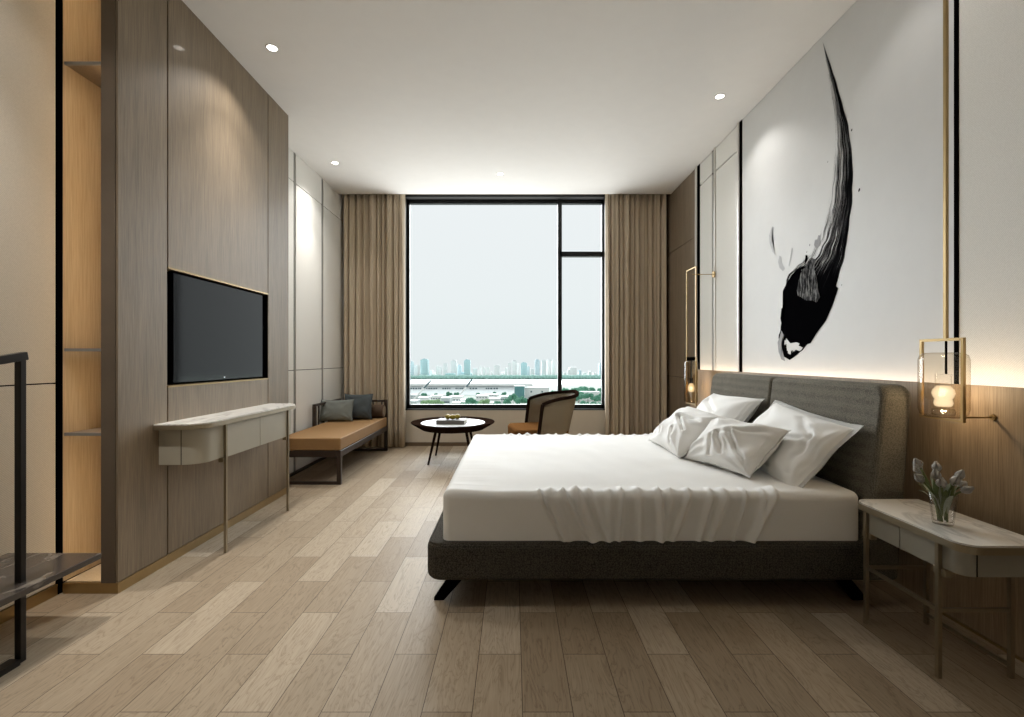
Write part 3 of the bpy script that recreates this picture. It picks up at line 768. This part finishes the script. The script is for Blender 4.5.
# ------------------------------------------------------------------ daybed
dx0, dx1, dy0, dy1 = -2.10, -1.505, 4.15, 5.72
cx_, cyy = (dx0+dx1)/2, (dy0+dy1)/2
t = thing('daybed', 'low dark wood daybed frame with end and side rails beside the left curtain', 'daybed', (cx_, cyy, 0))
W2, L2 = (dx1-dx0)/2, (dy1-dy0)/2; s_ = .038
mw = M['darkwoodh']
for nm, b in (('leg', (W2-s_, W2, -L2, -L2+s_, 0, .30)), ('leg', (-W2, -W2+s_, -L2, -L2+s_, 0, .30)), ('leg', (W2-s_, W2, L2-s_, L2, 0, .585)), ('leg', (-W2, -W2+s_, L2-s_, L2, 0, .60)),
              ('leg', (-W2, -W2+s_, .03, .03+s_*.8, .30, .60)),
              ('side_rail', (W2-.03, W2-.004, -L2+s_, L2-s_, .24, .297)), ('side_rail', (-W2+.004, -W2+.03, -L2+s_, L2-s_, .24, .297)),
              ('end_rail', (-W2+s_, W2-s_, -L2+.004, -L2+.03, .24, .297)), ('end_rail', (-W2+s_, W2-s_, L2-.03, L2-.004, .24, .297)),
              ('back_rail', (-W2+s_, W2, L2-s_+.004, L2-.004, .5855, .61)), ('arm_rail', (-W2+.002, -W2+s_-.002, .03, L2, .6005, .625)),
              ('floor_runner', (-W2+.006, -W2+.03, -L2+s_, L2-s_, 0, .026)), ('floor_runner', (-W2+s_, W2-s_, -L2+.006, -L2+.03, 0, .026)), ('floor_runner', (-W2+s_, W2-s_, L2-.03, L2-.006, 0, .026))):
    obj(nm, boxes(b), mw, t, bevel=.003, seg=2)
for k in range(5):
    x = -W2+.1+k*.105; obj('back_slat', boxes((x, x+.014, L2-.026, L2-.012, .30, .585)), mw, t)
for k in range(4):
    y = .15+k*.14; obj('side_slat', boxes((-W2+.01, -W2+.024, y, y+.014, .30, .60)), mw, t)
o = obj('seat_cushion', boxes((-W2+.04, W2-.002, -L2+.002, L2-s_-.004, .299, .408)), M['cushionbrown'], bevel=.012, seg=3)
o.location = (cx_, cyy, 0); tag(o, 'long tan brown seat cushion lying on the dark wood daybed', 'seat cushion')
def cushion(label, mat, w, h, th, c, face, tilt, seed, roll=0):
    o = obj('cushion', pillow_mesh(w, h, th, seed, .0, .5, 40), mat, smooth=True)
    # local x = width, local y = up, local z = facing normal
    o.matrix_world = Matrix.Translation(c) @ Matrix.Rotation(R(face), 4, 'Z') @ Matrix.Rotation(R(90-tilt), 4, 'X') @ Matrix.Rotation(R(roll), 4, 'Z')
    return tag(o, label, 'cushion')
cushion('sage grey cushion on the daybed, nearer the white wall', M['teal'], .36, .25, .12, (-1.955, 5.27, .53), 8, 20, 3.3)
cushion('darker slate blue cushion on the daybed, between the sage cushion and the bolster', M['tealdark'], .33, .30, .12, (-1.775, 5.44, .555), 3, 15, 6.6)
t = thing('bolster', 'round brown bolster on the daybed against the far end rail', 'bolster', (-1.747, 5.585, .488))
bm = bmesh.new(); tube(bm, (-.25, 0, 0), (.232, 0, 0), .076, seg=40); bol = obj('bolster_cover', bm, M['bolster'], t, bevel=.012, seg=4)
bm = bmesh.new(); tube(bm, (.2325, 0, 0), (.236, 0, 0), .062, seg=32); obj('end_cap', bm, M['bolsterend'], bol)

# ------------------------------------------------------------------ round side table, book, fruit
t = thing('side_table', 'round low coffee table with dark dished rim, white inset top and four splayed legs', 'coffee table', (-.652, 5.17, 0))
bm = bmesh.new(); lathe(bm, [(0, .335), (.30, .335), (.335, .342), (.445, .408), (.452, .418), (.448, .423), (.43, .420), (.352, .408), (.350, .400), (0, .400)], 72)
obj('table_body', bm, M['darkwood'], t, smooth=True)
bm = bmesh.new(); lathe(bm, [(0, .4005), (.347, .4005), (.347, .409), (.345, .411), (0, .411)], 72); obj('inset_top', bm, M['tabletop'], t)
for sx in (-1, 1):
    for sy in (-1, 1):
        bm = bmesh.new(); tube(bm, (sx*.16, sy*.17, .34), (sx*.228, sy*.245, .0), .016, .010); obj('leg', bm, M['darkwood'], t, smooth=False)
t = thing('book', 'grey covered book lying flat on the round table under the yellow fruit', 'book', (-.655, 5.10, .4112), R(-4))
obj('cover', boxes((-.15, .15, -.10, .10, 0, .004), (-.15, .15, -.10, .10, .038, .042), (-.15, .15, -.10, -.096, .004, .038)), M['bookgrey'], t)
obj('pages', boxes((-.146, .146, -.0955, .096, .0042, .0378)), M['paper'], t)
for k, (x, y) in enumerate(((-.70, 5.10), (-.645, 5.075), (-.60, 5.115))):
    bm = bmesh.new(); lathe(bm, [(0, -.04), (.008, -.036), (.018, -.028), (.026, -.01), (.027, .005), (.022, .022), (.01, .033), (.005, .041), (0, .042)], 24)
    o = obj('lemon', bm, M['lemon'], smooth=True); o.location = (x, y, .4535+.027); o.rotation_euler = (R(90), 0, R(30+55*k))
    tag(o, ['yellow fruit at the left of the group on the grey book', 'yellow fruit in the middle of the group on the grey book', 'yellow fruit at the right of the group on the grey book'][k], 'fruit', 'yellow fruits on the book')

# ------------------------------------------------------------------ tub chair behind the bed
def chair():
    t = thing('armchair', 'tub armchair with dark wood rim, woven cane sides and tan seat by the window', 'armchair', (.27, 4.78, 0), R(9.5))
    hw = .325
    def plan(s, lean_):   # s -1..1 along the shell from near front to far front
        if abs(s) > .55:
            f = (abs(s)-.55)/.45; x = .06-.17*f; y = math.copysign(hw*(1-.0*f), s)
        else:
            aa = s/.55*PI/2; x = .06+.20*math.cos(aa)**.8; y = hw*math.copysign(abs(math.sin(aa))**.9, aa)
        return x, y
    N = 48; low, top = [], []
    for i in range(N+1):
        s = -1+2*i/N; x, y = plan(s, 0)
        back = max(0, 1-abs(s))
        ht = .672+.10*(back**.75)
        low.append(Vector((x-.01, y*.96, .28))); top.append(Vector((x*1.1+.075, y*1.0, ht)))
    bm = bmesh.new(); K = 8; rows = []
    for k in range(K+1): rows.append([bm.verts.new(a.lerp(b, k/K)) for a, b in zip(low, top)])
    for a, b in zip(rows, rows[1:]):
        for i in range(N): bm.faces.new((a[i], a[i+1], b[i+1], b[i]))
    o = obj('cane_shell', bm, M['cane'], t, smooth=True); m = o.modifiers.new('s', 'SOLIDIFY'); m.thickness = .004
    bm = bmesh.new(); sweep(bm, top, .034, .030); obj('top_rail', bm, M['darkwood'], t, bevel=.006, seg=2)
    bm = bmesh.new(); sweep(bm, low, .032, .030); obj('bottom_rail', bm, M['darkwood'], t, bevel=.004, seg=2)
    for i in (0, N): 
        bm = bmesh.new(); bar(bm, low[i]-Vector((0.012, 0, .28)), top[i], .030, .030, (0, 1, 0)); obj('front_post', bm, M['darkwood'], t, bevel=.004, seg=2)
    for i in (N//2-9, N//2+9):
        bm = bmesh.new(); bar(bm, (low[i].x-.02, low[i].y*.9, 0), low[i], .028, .028, (0, 1, 0)); obj('leg', bm, M['darkwood'], t)
    bm = bmesh.new(); prism(bm, rrect(-.295, .24, -.285, .285, .09, 8), 'z', .305, .43); obj('seat', bm, M['seatbrown'], t, bevel=.03, seg=4)
chair()

# ------------------------------------------------------------------ outside: river, skyline, trees
G = -34.0
def far(px, py, d): return ((px-CX)/F*d, d, H-(py-CY)/F*d)
gm = plain('ground', srgb(150, 160, 152), .95, var=.18, vs=.03)
struct('ground', boxes((-1400, 1400, 60, 990, G-1, G)), gm)
o = obj('river', boxes((-1500, 1500, 640, 830, G+.01, G+.06)), plain('water', srgb(214, 224, 222), .25, var=.03, vs=.01)); o['kind'] = 'structure'
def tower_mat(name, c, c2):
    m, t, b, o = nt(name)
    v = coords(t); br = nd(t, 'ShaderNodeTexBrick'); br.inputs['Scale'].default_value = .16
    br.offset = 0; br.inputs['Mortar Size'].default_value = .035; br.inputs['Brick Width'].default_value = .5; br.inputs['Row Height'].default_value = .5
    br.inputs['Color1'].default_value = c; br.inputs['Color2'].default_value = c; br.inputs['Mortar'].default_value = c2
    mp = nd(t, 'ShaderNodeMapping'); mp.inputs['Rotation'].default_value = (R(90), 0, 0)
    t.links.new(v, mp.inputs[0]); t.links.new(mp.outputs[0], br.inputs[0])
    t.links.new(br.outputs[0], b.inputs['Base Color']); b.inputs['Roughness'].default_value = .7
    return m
TM = [tower_mat('tower_pale', srgb(226, 230, 230), srgb(240, 242, 242)), tower_mat('tower_blue', srgb(190, 214, 222), srgb(216, 230, 234)), tower_mat('tower_teal', srgb(172, 208, 212), srgb(204, 224, 226))]  # distance haze painted into these pale facade colours
rnd = random.Random(5)
towers = [(411, 2.6, 361, 1), (416, 4.5, 364.5, 0), (424, 8, 358.5, 2), (431, 2, 370, 0), (434, 2, 372, 0), (437, 2, 365.5, 0), (440, 2, 366, 0), (445, 4, 363, 0), (453.5, 6, 359.5, 0), (459, 5, 364.5, 1),
          (450, 10, 373, 2), (467, 6.5, 359, 2), (462, 5, 372, 1), (475, 5, 368, 0), (480, 2.5, 366, 0), (484, 2.2, 367, 0), (488, 3.5, 367, 0), (492, 2, 371, 0), (497, 6, 364.5, 0), (503, 3, 372, 0), (506, 2, 367, 0),
          (509.5, 3, 362, 0), (514.5, 5, 359.5, 0), (518, 2, 363, 0), (524, 6.5, 362, 2), (528.5, 2.6, 366, 1), (532.5, 3.6, 368, 0), (537.5, 5, 359, 1), (544, 5, 359.5, 0), (549.5, 5, 359, 0), (553.5, 3, 360, 0),
          (565, 3, 372, 0), (569, 3, 370, 0), (573, 8, 367, 0), (580, 3, 370, 1), (585, 3, 372.5, 0), (590, 3, 371, 0), (595, 3, 373, 0), (601.5, 4.5, 363, 1), (420, 4, 374, 2), (428, 4, 374, 1), (470, 4, 373, 2), (560, 5, 371, 1), (598, 4, 373, 0), (404, 5, 366, 0), (608, 5, 368, 0)]
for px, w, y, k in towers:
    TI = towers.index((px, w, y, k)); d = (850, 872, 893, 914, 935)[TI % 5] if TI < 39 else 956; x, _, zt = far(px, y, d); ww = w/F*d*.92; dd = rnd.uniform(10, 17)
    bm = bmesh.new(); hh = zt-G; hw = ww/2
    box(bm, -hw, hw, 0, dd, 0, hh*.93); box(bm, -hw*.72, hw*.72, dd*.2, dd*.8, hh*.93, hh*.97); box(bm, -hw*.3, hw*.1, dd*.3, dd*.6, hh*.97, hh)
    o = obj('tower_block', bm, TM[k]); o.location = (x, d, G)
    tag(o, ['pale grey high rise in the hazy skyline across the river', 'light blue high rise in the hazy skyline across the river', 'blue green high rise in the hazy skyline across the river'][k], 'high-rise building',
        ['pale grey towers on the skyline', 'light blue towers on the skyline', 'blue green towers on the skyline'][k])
# far bank tree line
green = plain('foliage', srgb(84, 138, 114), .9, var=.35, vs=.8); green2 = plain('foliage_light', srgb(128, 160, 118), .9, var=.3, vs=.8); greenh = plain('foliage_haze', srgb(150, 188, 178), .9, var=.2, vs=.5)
barkm = plain('bark', srgb(96, 84, 70), .9)
def tree(px, ytop, w, d, mat, label, group):
    x, _, zt = far(px, ytop, d); ww = w/F*d
    t = thing('tree', label, 'tree', (x, d, G), group=group)
    r2 = random.Random(int(px*7+ytop*3)); bm = bmesh.new(); hh = zt-G
    for q in range(9):
        cx = r2.uniform(-.36, .36)*ww; cyq = r2.uniform(-.3, .3)*ww; rr = ww*r2.uniform(.16, .26)
        cz = hh-rr*1.0-r2.uniform(0, .45)*ww*(.4+abs(cx)/ww*1.6)
        ret = bmesh.ops.create_icosphere(bm, subdivisions=3, radius=rr)
        for v in ret['verts']:
            n = v.co.normalized(); v.co *= 1+.28*mnoise.noise(n*3.2+Vector((q, px, 0)))+.12*mnoise.noise(n*9+Vector((q, 0, px)))
            v.co += Vector((cx, cyq, max(cz, rr*.8)))
    obj('crown', bm, mat, t, smooth=False)
    bm = bmesh.new(); tube(bm, (0, 0, 0), (0, 0, hh*.6), ww*.035, ww*.02, 8); obj('trunk', bm, barkm, t)
trees = [(428, 399.5, 12, 288, 1), (439, 399, 12, 270, 1), (451, 404, 8, 288, 1), (473, 397.5, 14, 290, 0), (484, 398.5, 12, 268, 1), (464, 402, 8, 270, 0), (497, 401, 9, 290, 0), (507, 398, 9, 272, 0), (513, 393, 11, 315, 0), (522, 396, 11, 288, 0), (531, 399, 9, 268, 0),
         (424, 395, 7, 450, 0), (449, 391.5, 6, 450, 0), (457, 392, 6, 450, 0), (412, 395, 5, 450, 0), (495, 391.5, 5, 450, 0), (436, 393, 4, 450, 0), (478, 392.5, 4, 450, 0), (504, 392, 5, 450, 0),
         (566, 388, 9, 425, 0), (575, 387, 10, 452, 0), (583, 385.5, 11, 425, 0), (570, 391, 8, 400-12, 0), (579, 390.5, 9, 376, 0), (602, 391, 8, 388, 0), (592, 387, 10, 452, 0), (601, 388, 9, 425, 0), (578, 394, 10, 320, 0), (588, 393, 11, 348, 0), (598, 395, 10, 320, 0), (607, 396, 9, 348, 0), (569, 396, 9, 348, 0), (584, 400, 11, 266, 0), (596, 401, 11, 290, 0), (573, 401, 9, 290, 0), (553, 390, 6, 452, 0)]
for px, y, w, d, k in trees:
    right = px > 560
    tree(px, y, w, d, [green, green2][k], ['dense green tree among the treetops low in the right hand window pane', 'yellow green tree low in the left of the window view', 'green tree near the river buildings in the large window pane'][0 if right else (1 if k else 2)],
         ['trees low in the right pane', 'yellow green trees low in the view', 'green trees among the riverside buildings'][0 if right else (1 if k else 2)])
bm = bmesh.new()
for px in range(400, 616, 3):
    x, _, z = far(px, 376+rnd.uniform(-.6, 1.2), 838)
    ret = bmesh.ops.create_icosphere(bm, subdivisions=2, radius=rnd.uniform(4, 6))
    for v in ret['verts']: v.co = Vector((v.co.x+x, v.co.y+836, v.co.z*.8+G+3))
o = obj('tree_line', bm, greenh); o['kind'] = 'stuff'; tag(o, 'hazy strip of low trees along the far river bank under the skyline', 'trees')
# low riverside buildings
bw = plain('building_white', srgb(232, 232, 230), .8, var=.03, vs=.2); bt = plain('building_teal', srgb(92, 140, 142), .6, var=.1, vs=.3); bg = plain('building_grey', srgb(198, 206, 206), .8, var=.05, vs=.2); wd = plain('building_window', srgb(90, 110, 116), .5)
def low(px0, px1, ytop, ybot, mat, label, d, win=0, group=None):
    x0 = (px0-CX)/F*d; x1 = (px1-CX)/F*d; zt = H-(ytop-CY)/F*d
    t = thing('low_building', label, 'building', ((x0+x1)/2, d, G), group=group); hw = (x1-x0)/2; hh = zt-G
    obj('wall', boxes((-hw, hw, 0, 12, 0, hh*.96)), mat, t); obj('roof', boxes((-hw-.3, hw+.3, -.3, 12.3, hh*.96, hh)), bg, t)
    for k in range(win):
        xx = -hw+(k+.6)*2*hw/(win+.2); obj('window', boxes((xx-.9, xx+.5, -.08, .02, hh*.62, hh*.74)), wd, t)
low(525, 549, 387.5, 0, bw, 'long white building beside the teal block, above the trees', 400, 2)
low(514.5, 524.5, 386, 0, bt, 'dark teal block left of the long white building', 395)
low(560, 600, 392, 0, bw, 'white wall of a long building between treetops in the right pane', 400, 0)
lows = sorted([(409, 418, 395), (418, 428, 397.5), (430, 441, 396), (441, 450, 398), (450, 462, 396.5), (460, 471, 400), (476, 488, 395.5), (486, 497, 394.5), (489, 500, 398.5), (500, 509, 396.4), (408, 416, 401), (452, 463, 402.5), (486, 496, 402.8)], key=lambda q: q[2])
for k, (a, b, y) in enumerate(lows):
    low(a, b, y, 0, (bw, bg, bw)[k % 3], 'low pale riverside building with dark window openings', (428, 416, 385, 371, 357, 343, 329, 322, 315, 329, 308, 305, 302)[k], 4, 'low pale riverside buildings')
# long curved pale viaduct with dark openings
t = thing('viaduct', 'long pale elevated deck with dark openings crossing in front of the river', 'viaduct', (0, 480, G))
d = 480
zz = lambda py: H-(py-CY)/F*d-G
bm = bmesh.new(); box(bm, -125, 20, 0, 14, zz(386.2), zz(383.8));  obj('deck', bm, bw, t)
bm = bmesh.new(); prism(bm, [(-20, 0), (12, 0), (12, zz(386.4)), (1.3, zz(386.6)), (-2, zz(388.3)), (-20, .3)], 'x', -125, 16); obj('sloping_roof', bm, bg, t)
for a, b in ((411, 422), (427, 438), (443, 450), (456, 466), (470, 478), (486, 498)):
    bm = bmesh.new(); x = (a-CX)/F*d
    while x < (b-CX)/F*d:
        w_ = rnd.uniform(.8, 2.2); box(bm, x, x+w_, -4, -3.2, zz(388.9), zz(387.6)); x += w_+rnd.uniform(.5, 1.2)
    obj('opening_row', bm, wd, t)
for (xa, ya, xb, yb), lb in (((413, 400, 431, 380.5), 'leaning white mast with a dark tip, left of the two in the window'), ((457, 398.5, 472, 379.5), 'leaning white mast with a dark tip, right of the two in the window')):
    d = 404
    A, B = Vector(far(xa, ya, d)), Vector(far(xb, yb, d+6)); base = Vector((A.x-3, A.y, G))
    t = thing('leaning_mast', lb, 'mast', base); A -= base; B -= base
    k = A.lerp(B, .6)
    bm = bmesh.new(); pipe(bm, [Vector((0, 0, 0)), A, k], [.75, .75, .65], 8); obj('mast_pole', bm, bw, t)
    bm = bmesh.new(); tube(bm, k, B, .8, .8, 8); obj('mast_tip', bm, wd, t)

# ------------------------------------------------------------------ ink brush stroke on the wall
def on_wall(px, py, off=.0):
    d = XR*F/(px-CX); return Vector((XR-off, d, H-(py-CY)*d/F))
def ink_mat():
    m, t, b, o = nt('ink')
    uv = nd(t, 'ShaderNodeUVMap'); sx = nd(t, 'ShaderNodeSeparateXYZ'); t.links.new(uv.outputs[0], sx.inputs[0])
    u, v = sx.outputs[0], sx.outputs[1]        # u across 0..1 (left to right), v along 0 (tip) .. 1 (foot)
    mp = nd(t, 'ShaderNodeMapping'); mp.inputs['Scale'].default_value = (44, 4.5, 1); t.links.new(uv.outputs[0], mp.inputs[0])
    st = noise(t, mp.outputs[0], 1, 5, .65)
    mp3 = nd(t, 'ShaderNodeMapping'); mp3.inputs['Scale'].default_value = (12, 9, 1); t.links.new(uv.outputs[0], mp3.inputs[0])
    bl = noise(t, mp3.outputs[0], 1, 4, .6)
    solid = math_(t, 'MULTIPLY', math_(t, 'SUBTRACT', v, .62), 3.4)           # ink pools towards the foot
    rightb = math_(t, 'MULTIPLY', math_(t, 'SUBTRACT', u, .42), .6)
    st = math_(t, 'MULTIPLY_ADD', math_(t, 'SUBTRACT', st, .5), 2.2, .52)
    f = math_(t, 'ADD', math_(t, 'ADD', st, math_(t, 'MULTIPLY', math_(t, 'SUBTRACT', bl, .5), 1.1)), math_(t, 'ADD', math_(t, 'MAXIMUM', solid, 0), rightb))
    col = ramp(t, f, [(.40, srgb(140, 140, 140)), (.52, srgb(92, 92, 94)), (.64, srgb(40, 40, 42)), (.80, srgb(8, 8, 10))])
    t.links.new(col, b.inputs['Base Color']); b.inputs['Roughness'].default_value = .7
    al = math_(t, 'GREATER_THAN', f, .47)
    b.inputs['Specular IOR Level'].default_value = 0
    t.links.new(al, b.inputs['Alpha']); return m
Lp = [(823, 42), (826.5, 66), (829.5, 85), (832.5, 105), (834.5, 128), (835, 150), (833, 172), (830, 195), (826, 215), (820, 235), (811, 250), (802, 262), (789, 274), (783.5, 292), (782.5, 310), (781, 325), (779, 340), (781, 355)]
Rp = [(823, 42), (831, 66), (837, 85), (843, 105), (848, 125), (851.5, 148), (853, 172), (852.5, 195), (850.5, 215), (848, 235), (845, 255), (840, 272), (835, 290), (828, 308), (820, 325), (812, 338), (803, 350), (790, 360)]
bm = bmesh.new(); uvl = bm.loops.layers.uv.new('UVMap'); NU, sub = 24, 6
def lerp2(P, s):
    i = min(int(s), len(P)-2); f = s-i; return (P[i][0]*(1-f)+P[i+1][0]*f, P[i][1]*(1-f)+P[i+1][1]*f)
rows = []; NV = (len(Lp)-1)*sub
for j in range(NV+1):
    s = j/sub; a, b_ = lerp2(Lp, s), lerp2(Rp, s); v = j/NV
    rag = 1.2 if v < .6 else 1.8
    a = (a[0]+rag*mnoise.noise(Vector((v*34, 1, 0)))*1.5*min(1, v*6), a[1]); b_ = (b_[0]+.8*mnoise.noise(Vector((v*24, 9, 0))), b_[1])
    A = on_wall(*a, .0012); B = on_wall(*b_, .0012)
    rows.append([(bm.verts.new(A.lerp(B, i/NU)), i/NU, v) for i in range(NU+1)])
for ra, rb in zip(rows, rows[1:]):
    for i in range(NU):
        q = (ra[i], ra[i+1], rb[i+1], rb[i])
        if i == 0 and False: continue
        # white bite near the foot
        cu, cv = q[0][1], q[0][2]
        if .30+.10*math.sin(cu*9) < (cv-.86)*6 < .62+.1*math.cos(cu*11) and .22 < cu < .92: continue
        try: fc = bm.faces.new([x[0] for x in q])
        except ValueError: continue
        for lp, x in zip(fc.loops, q): lp[uvl].uv = (x[1], x[2])
inkm = ink_mat(); solidink = plain('solidink', srgb(7, 7, 9), .9, spec=0); greyink = plain('greyink', srgb(150, 150, 152), .7)
t = thing('ink_painting', 'tall curved black ink brush stroke painted on the white wall above the bed', 'wall art', on_wall(815, 250))
me = bpy.data.meshes.new('brush_stroke'); bm.to_mesh(me); bm.free(); o = link('brush_stroke', me, inkm, t); o.matrix_parent_inverse = Matrix.Translation(-t.location)
def blob(name, poly, mat, off=.0018):
    bm = bmesh.new(); bm.faces.new([bm.verts.new(on_wall(x, y, off)) for x, y in poly]); bmesh.ops.triangulate(bm, faces=bm.faces)
    me = bpy.data.meshes.new(name); bm.to_mesh(me); bm.free(); o = link(name, me, mat, t); o.matrix_parent_inverse = Matrix.Translation(-t.location)
S = lambda pts: [(755+x/4.217, 200+y/4.217) for x, y in pts]
blob('ink_blot', S([(190, 284), (198, 300), (186, 330), (180, 372), (184, 402), (200, 420), (236, 430), (262, 436), (290, 400), (330, 350), (352, 372), (330, 440), (300, 510), (262, 560), (236, 604), (206, 612), (176, 600), (150, 604), (132, 582), (116, 540), (108, 500), (112, 460), (132, 430), (118, 384), (140, 340), (166, 322), (176, 292)]), solidink)
blob('ink_splash', S([(214, 232), (222, 232), (224, 252), (214, 268), (208, 290), (196, 296), (188, 284), (210, 276)]), solidink)
blob('ink_splash', S([(268, 148), (276, 150), (276, 190), (262, 206), (250, 190), (254, 168), (264, 166)]), greyink)
for p, q in (((852, 130), 1.6), ((859.5, 190), 2.2), ((828, 162), .8), ((810, 245), 1.0), ((807, 252), .8), ((842, 285), .8), ((792, 352), 2), ((786, 345), 1.3)):
    blob('ink_spot', [(p[0]+q*.45*math.cos(a*PI/4+.6), p[1]+q*.9*math.sin(a*PI/4)) for a in range(8)], solidink)
gm2, t2, b2, _ = nt('ink_grey'); v2 = coords(t2, (1, 22, 5)); mp2 = nd(t2, 'ShaderNodeMapping')
n2_ = noise(t2, v2, 3.2, 5, .7); t2.links.new(ramp(t2, n2_, [(.38, srgb(14, 14, 16)), (.5, srgb(70, 70, 72)), (.62, srgb(150, 150, 150))]), b2.inputs['Base Color'])
b2.inputs['Roughness'].default_value = .9; b2.inputs['Specular IOR Level'].default_value = 0
blob('ink_grey_patch', S([(196, 306), (226, 262), (240, 244), (258, 250), (250, 290), (262, 330), (266, 380), (276, 410), (262, 432), (240, 424), (216, 424), (196, 410), (182, 404), (178, 380), (186, 340)]), gm2, .0026)
wash = plain('ink_wash', srgb(186, 187, 189), .7, var=.06, vs=30)
blob('ink_wash', S([(74, 112), (82, 116), (78, 140), (72, 170), (82, 210), (86, 232), (74, 218), (62, 180), (60, 150), (68, 124)]), wash, .0014)
blob('ink_wash', S([(104, 234), (112, 240), (114, 262), (128, 290), (118, 300), (104, 286), (98, 262)]), wash, .0014)
blob('ink_wash', S([(156, 200), (160, 204), (152, 250), (146, 280), (142, 276), (150, 240)]), wash, .0014)
blob('ink_wash', S([(112, 550), (104, 580), (96, 600), (100, 640), (112, 672), (128, 680), (118, 640), (112, 600), (122, 570)]), greyink, .0014)

# ------------------------------------------------------------------ light, sky, camera
w = bpy.data.worlds.new('sky'); scene.world = w; w.use_nodes = True; tw = w.node_tree
bg_ = tw.nodes['Background']; tc = nd(tw, 'ShaderNodeTexCoord'); sp = nd(tw, 'ShaderNodeSeparateXYZ'); tw.links.new(tc.outputs['Generated'], sp.inputs[0])
tw.links.new(ramp(tw, sp.outputs[2], [(0, srgb(229, 236, 237)), (.12, srgb(234, 239, 240)), (.5, srgb(240, 242, 244))]), bg_.inputs[0]); bg_.inputs[1].default_value = 1.06
al = bpy.data.lights.new('unseen_fill', 'AREA'); al.shape = 'RECTANGLE'; al.size = 3; al.size_y = 2.2; al.energy = 250; al.color = (1, .99, .97)  # added area lamp, unseen below the sill, stands in for daylight bounce on ceiling
ao = bpy.data.objects.new('unseen_fill', al); C.objects.link(ao); ao.location = (-.1, 7.35, -.6); ao.rotation_euler = Vector((0, -.62, .78)).to_track_quat('-Z', 'Y').to_euler()
sun = bpy.data.lights.new('daylight', 'SUN'); sun.energy = 11; sun.angle = R(65); sun.color = (.95, .98, 1)
so = bpy.data.objects.new('daylight', sun); C.objects.link(so); so.rotation_euler = Vector((.15, -1, -.42)).to_track_quat('-Z', 'Y').to_euler(); so.location = (0, 20, 20)

cam = bpy.data.cameras.new('camera'); co = bpy.data.objects.new('camera', cam); C.objects.link(co)
co.location = (0, 0, H); co.rotation_euler = (R(90), 0, 0)
cam.sensor_width = 36; cam.lens = F/1024*36; cam.clip_start = .02; cam.clip_end = 6000
cam.shift_x = (512-CX)/1024; cam.shift_y = (CY-358.5)/1024
scene.camera = co
vs = scene.view_settings; vs.view_transform = 'Standard'; vs.look = 'None'; vs.gamma = 1; vs.use_curve_mapping = False; vs.exposure = 0
cy_ = scene.cycles
cy_.max_bounces = 10; cy_.diffuse_bounces = 5; cy_.glossy_bounces = 4; cy_.transparent_max_bounces = 24
cy_.use_denoising = True; cy_.caustics_reflective = False; cy_.caustics_refractive = False; cy_.sample_clamp_indirect = 6
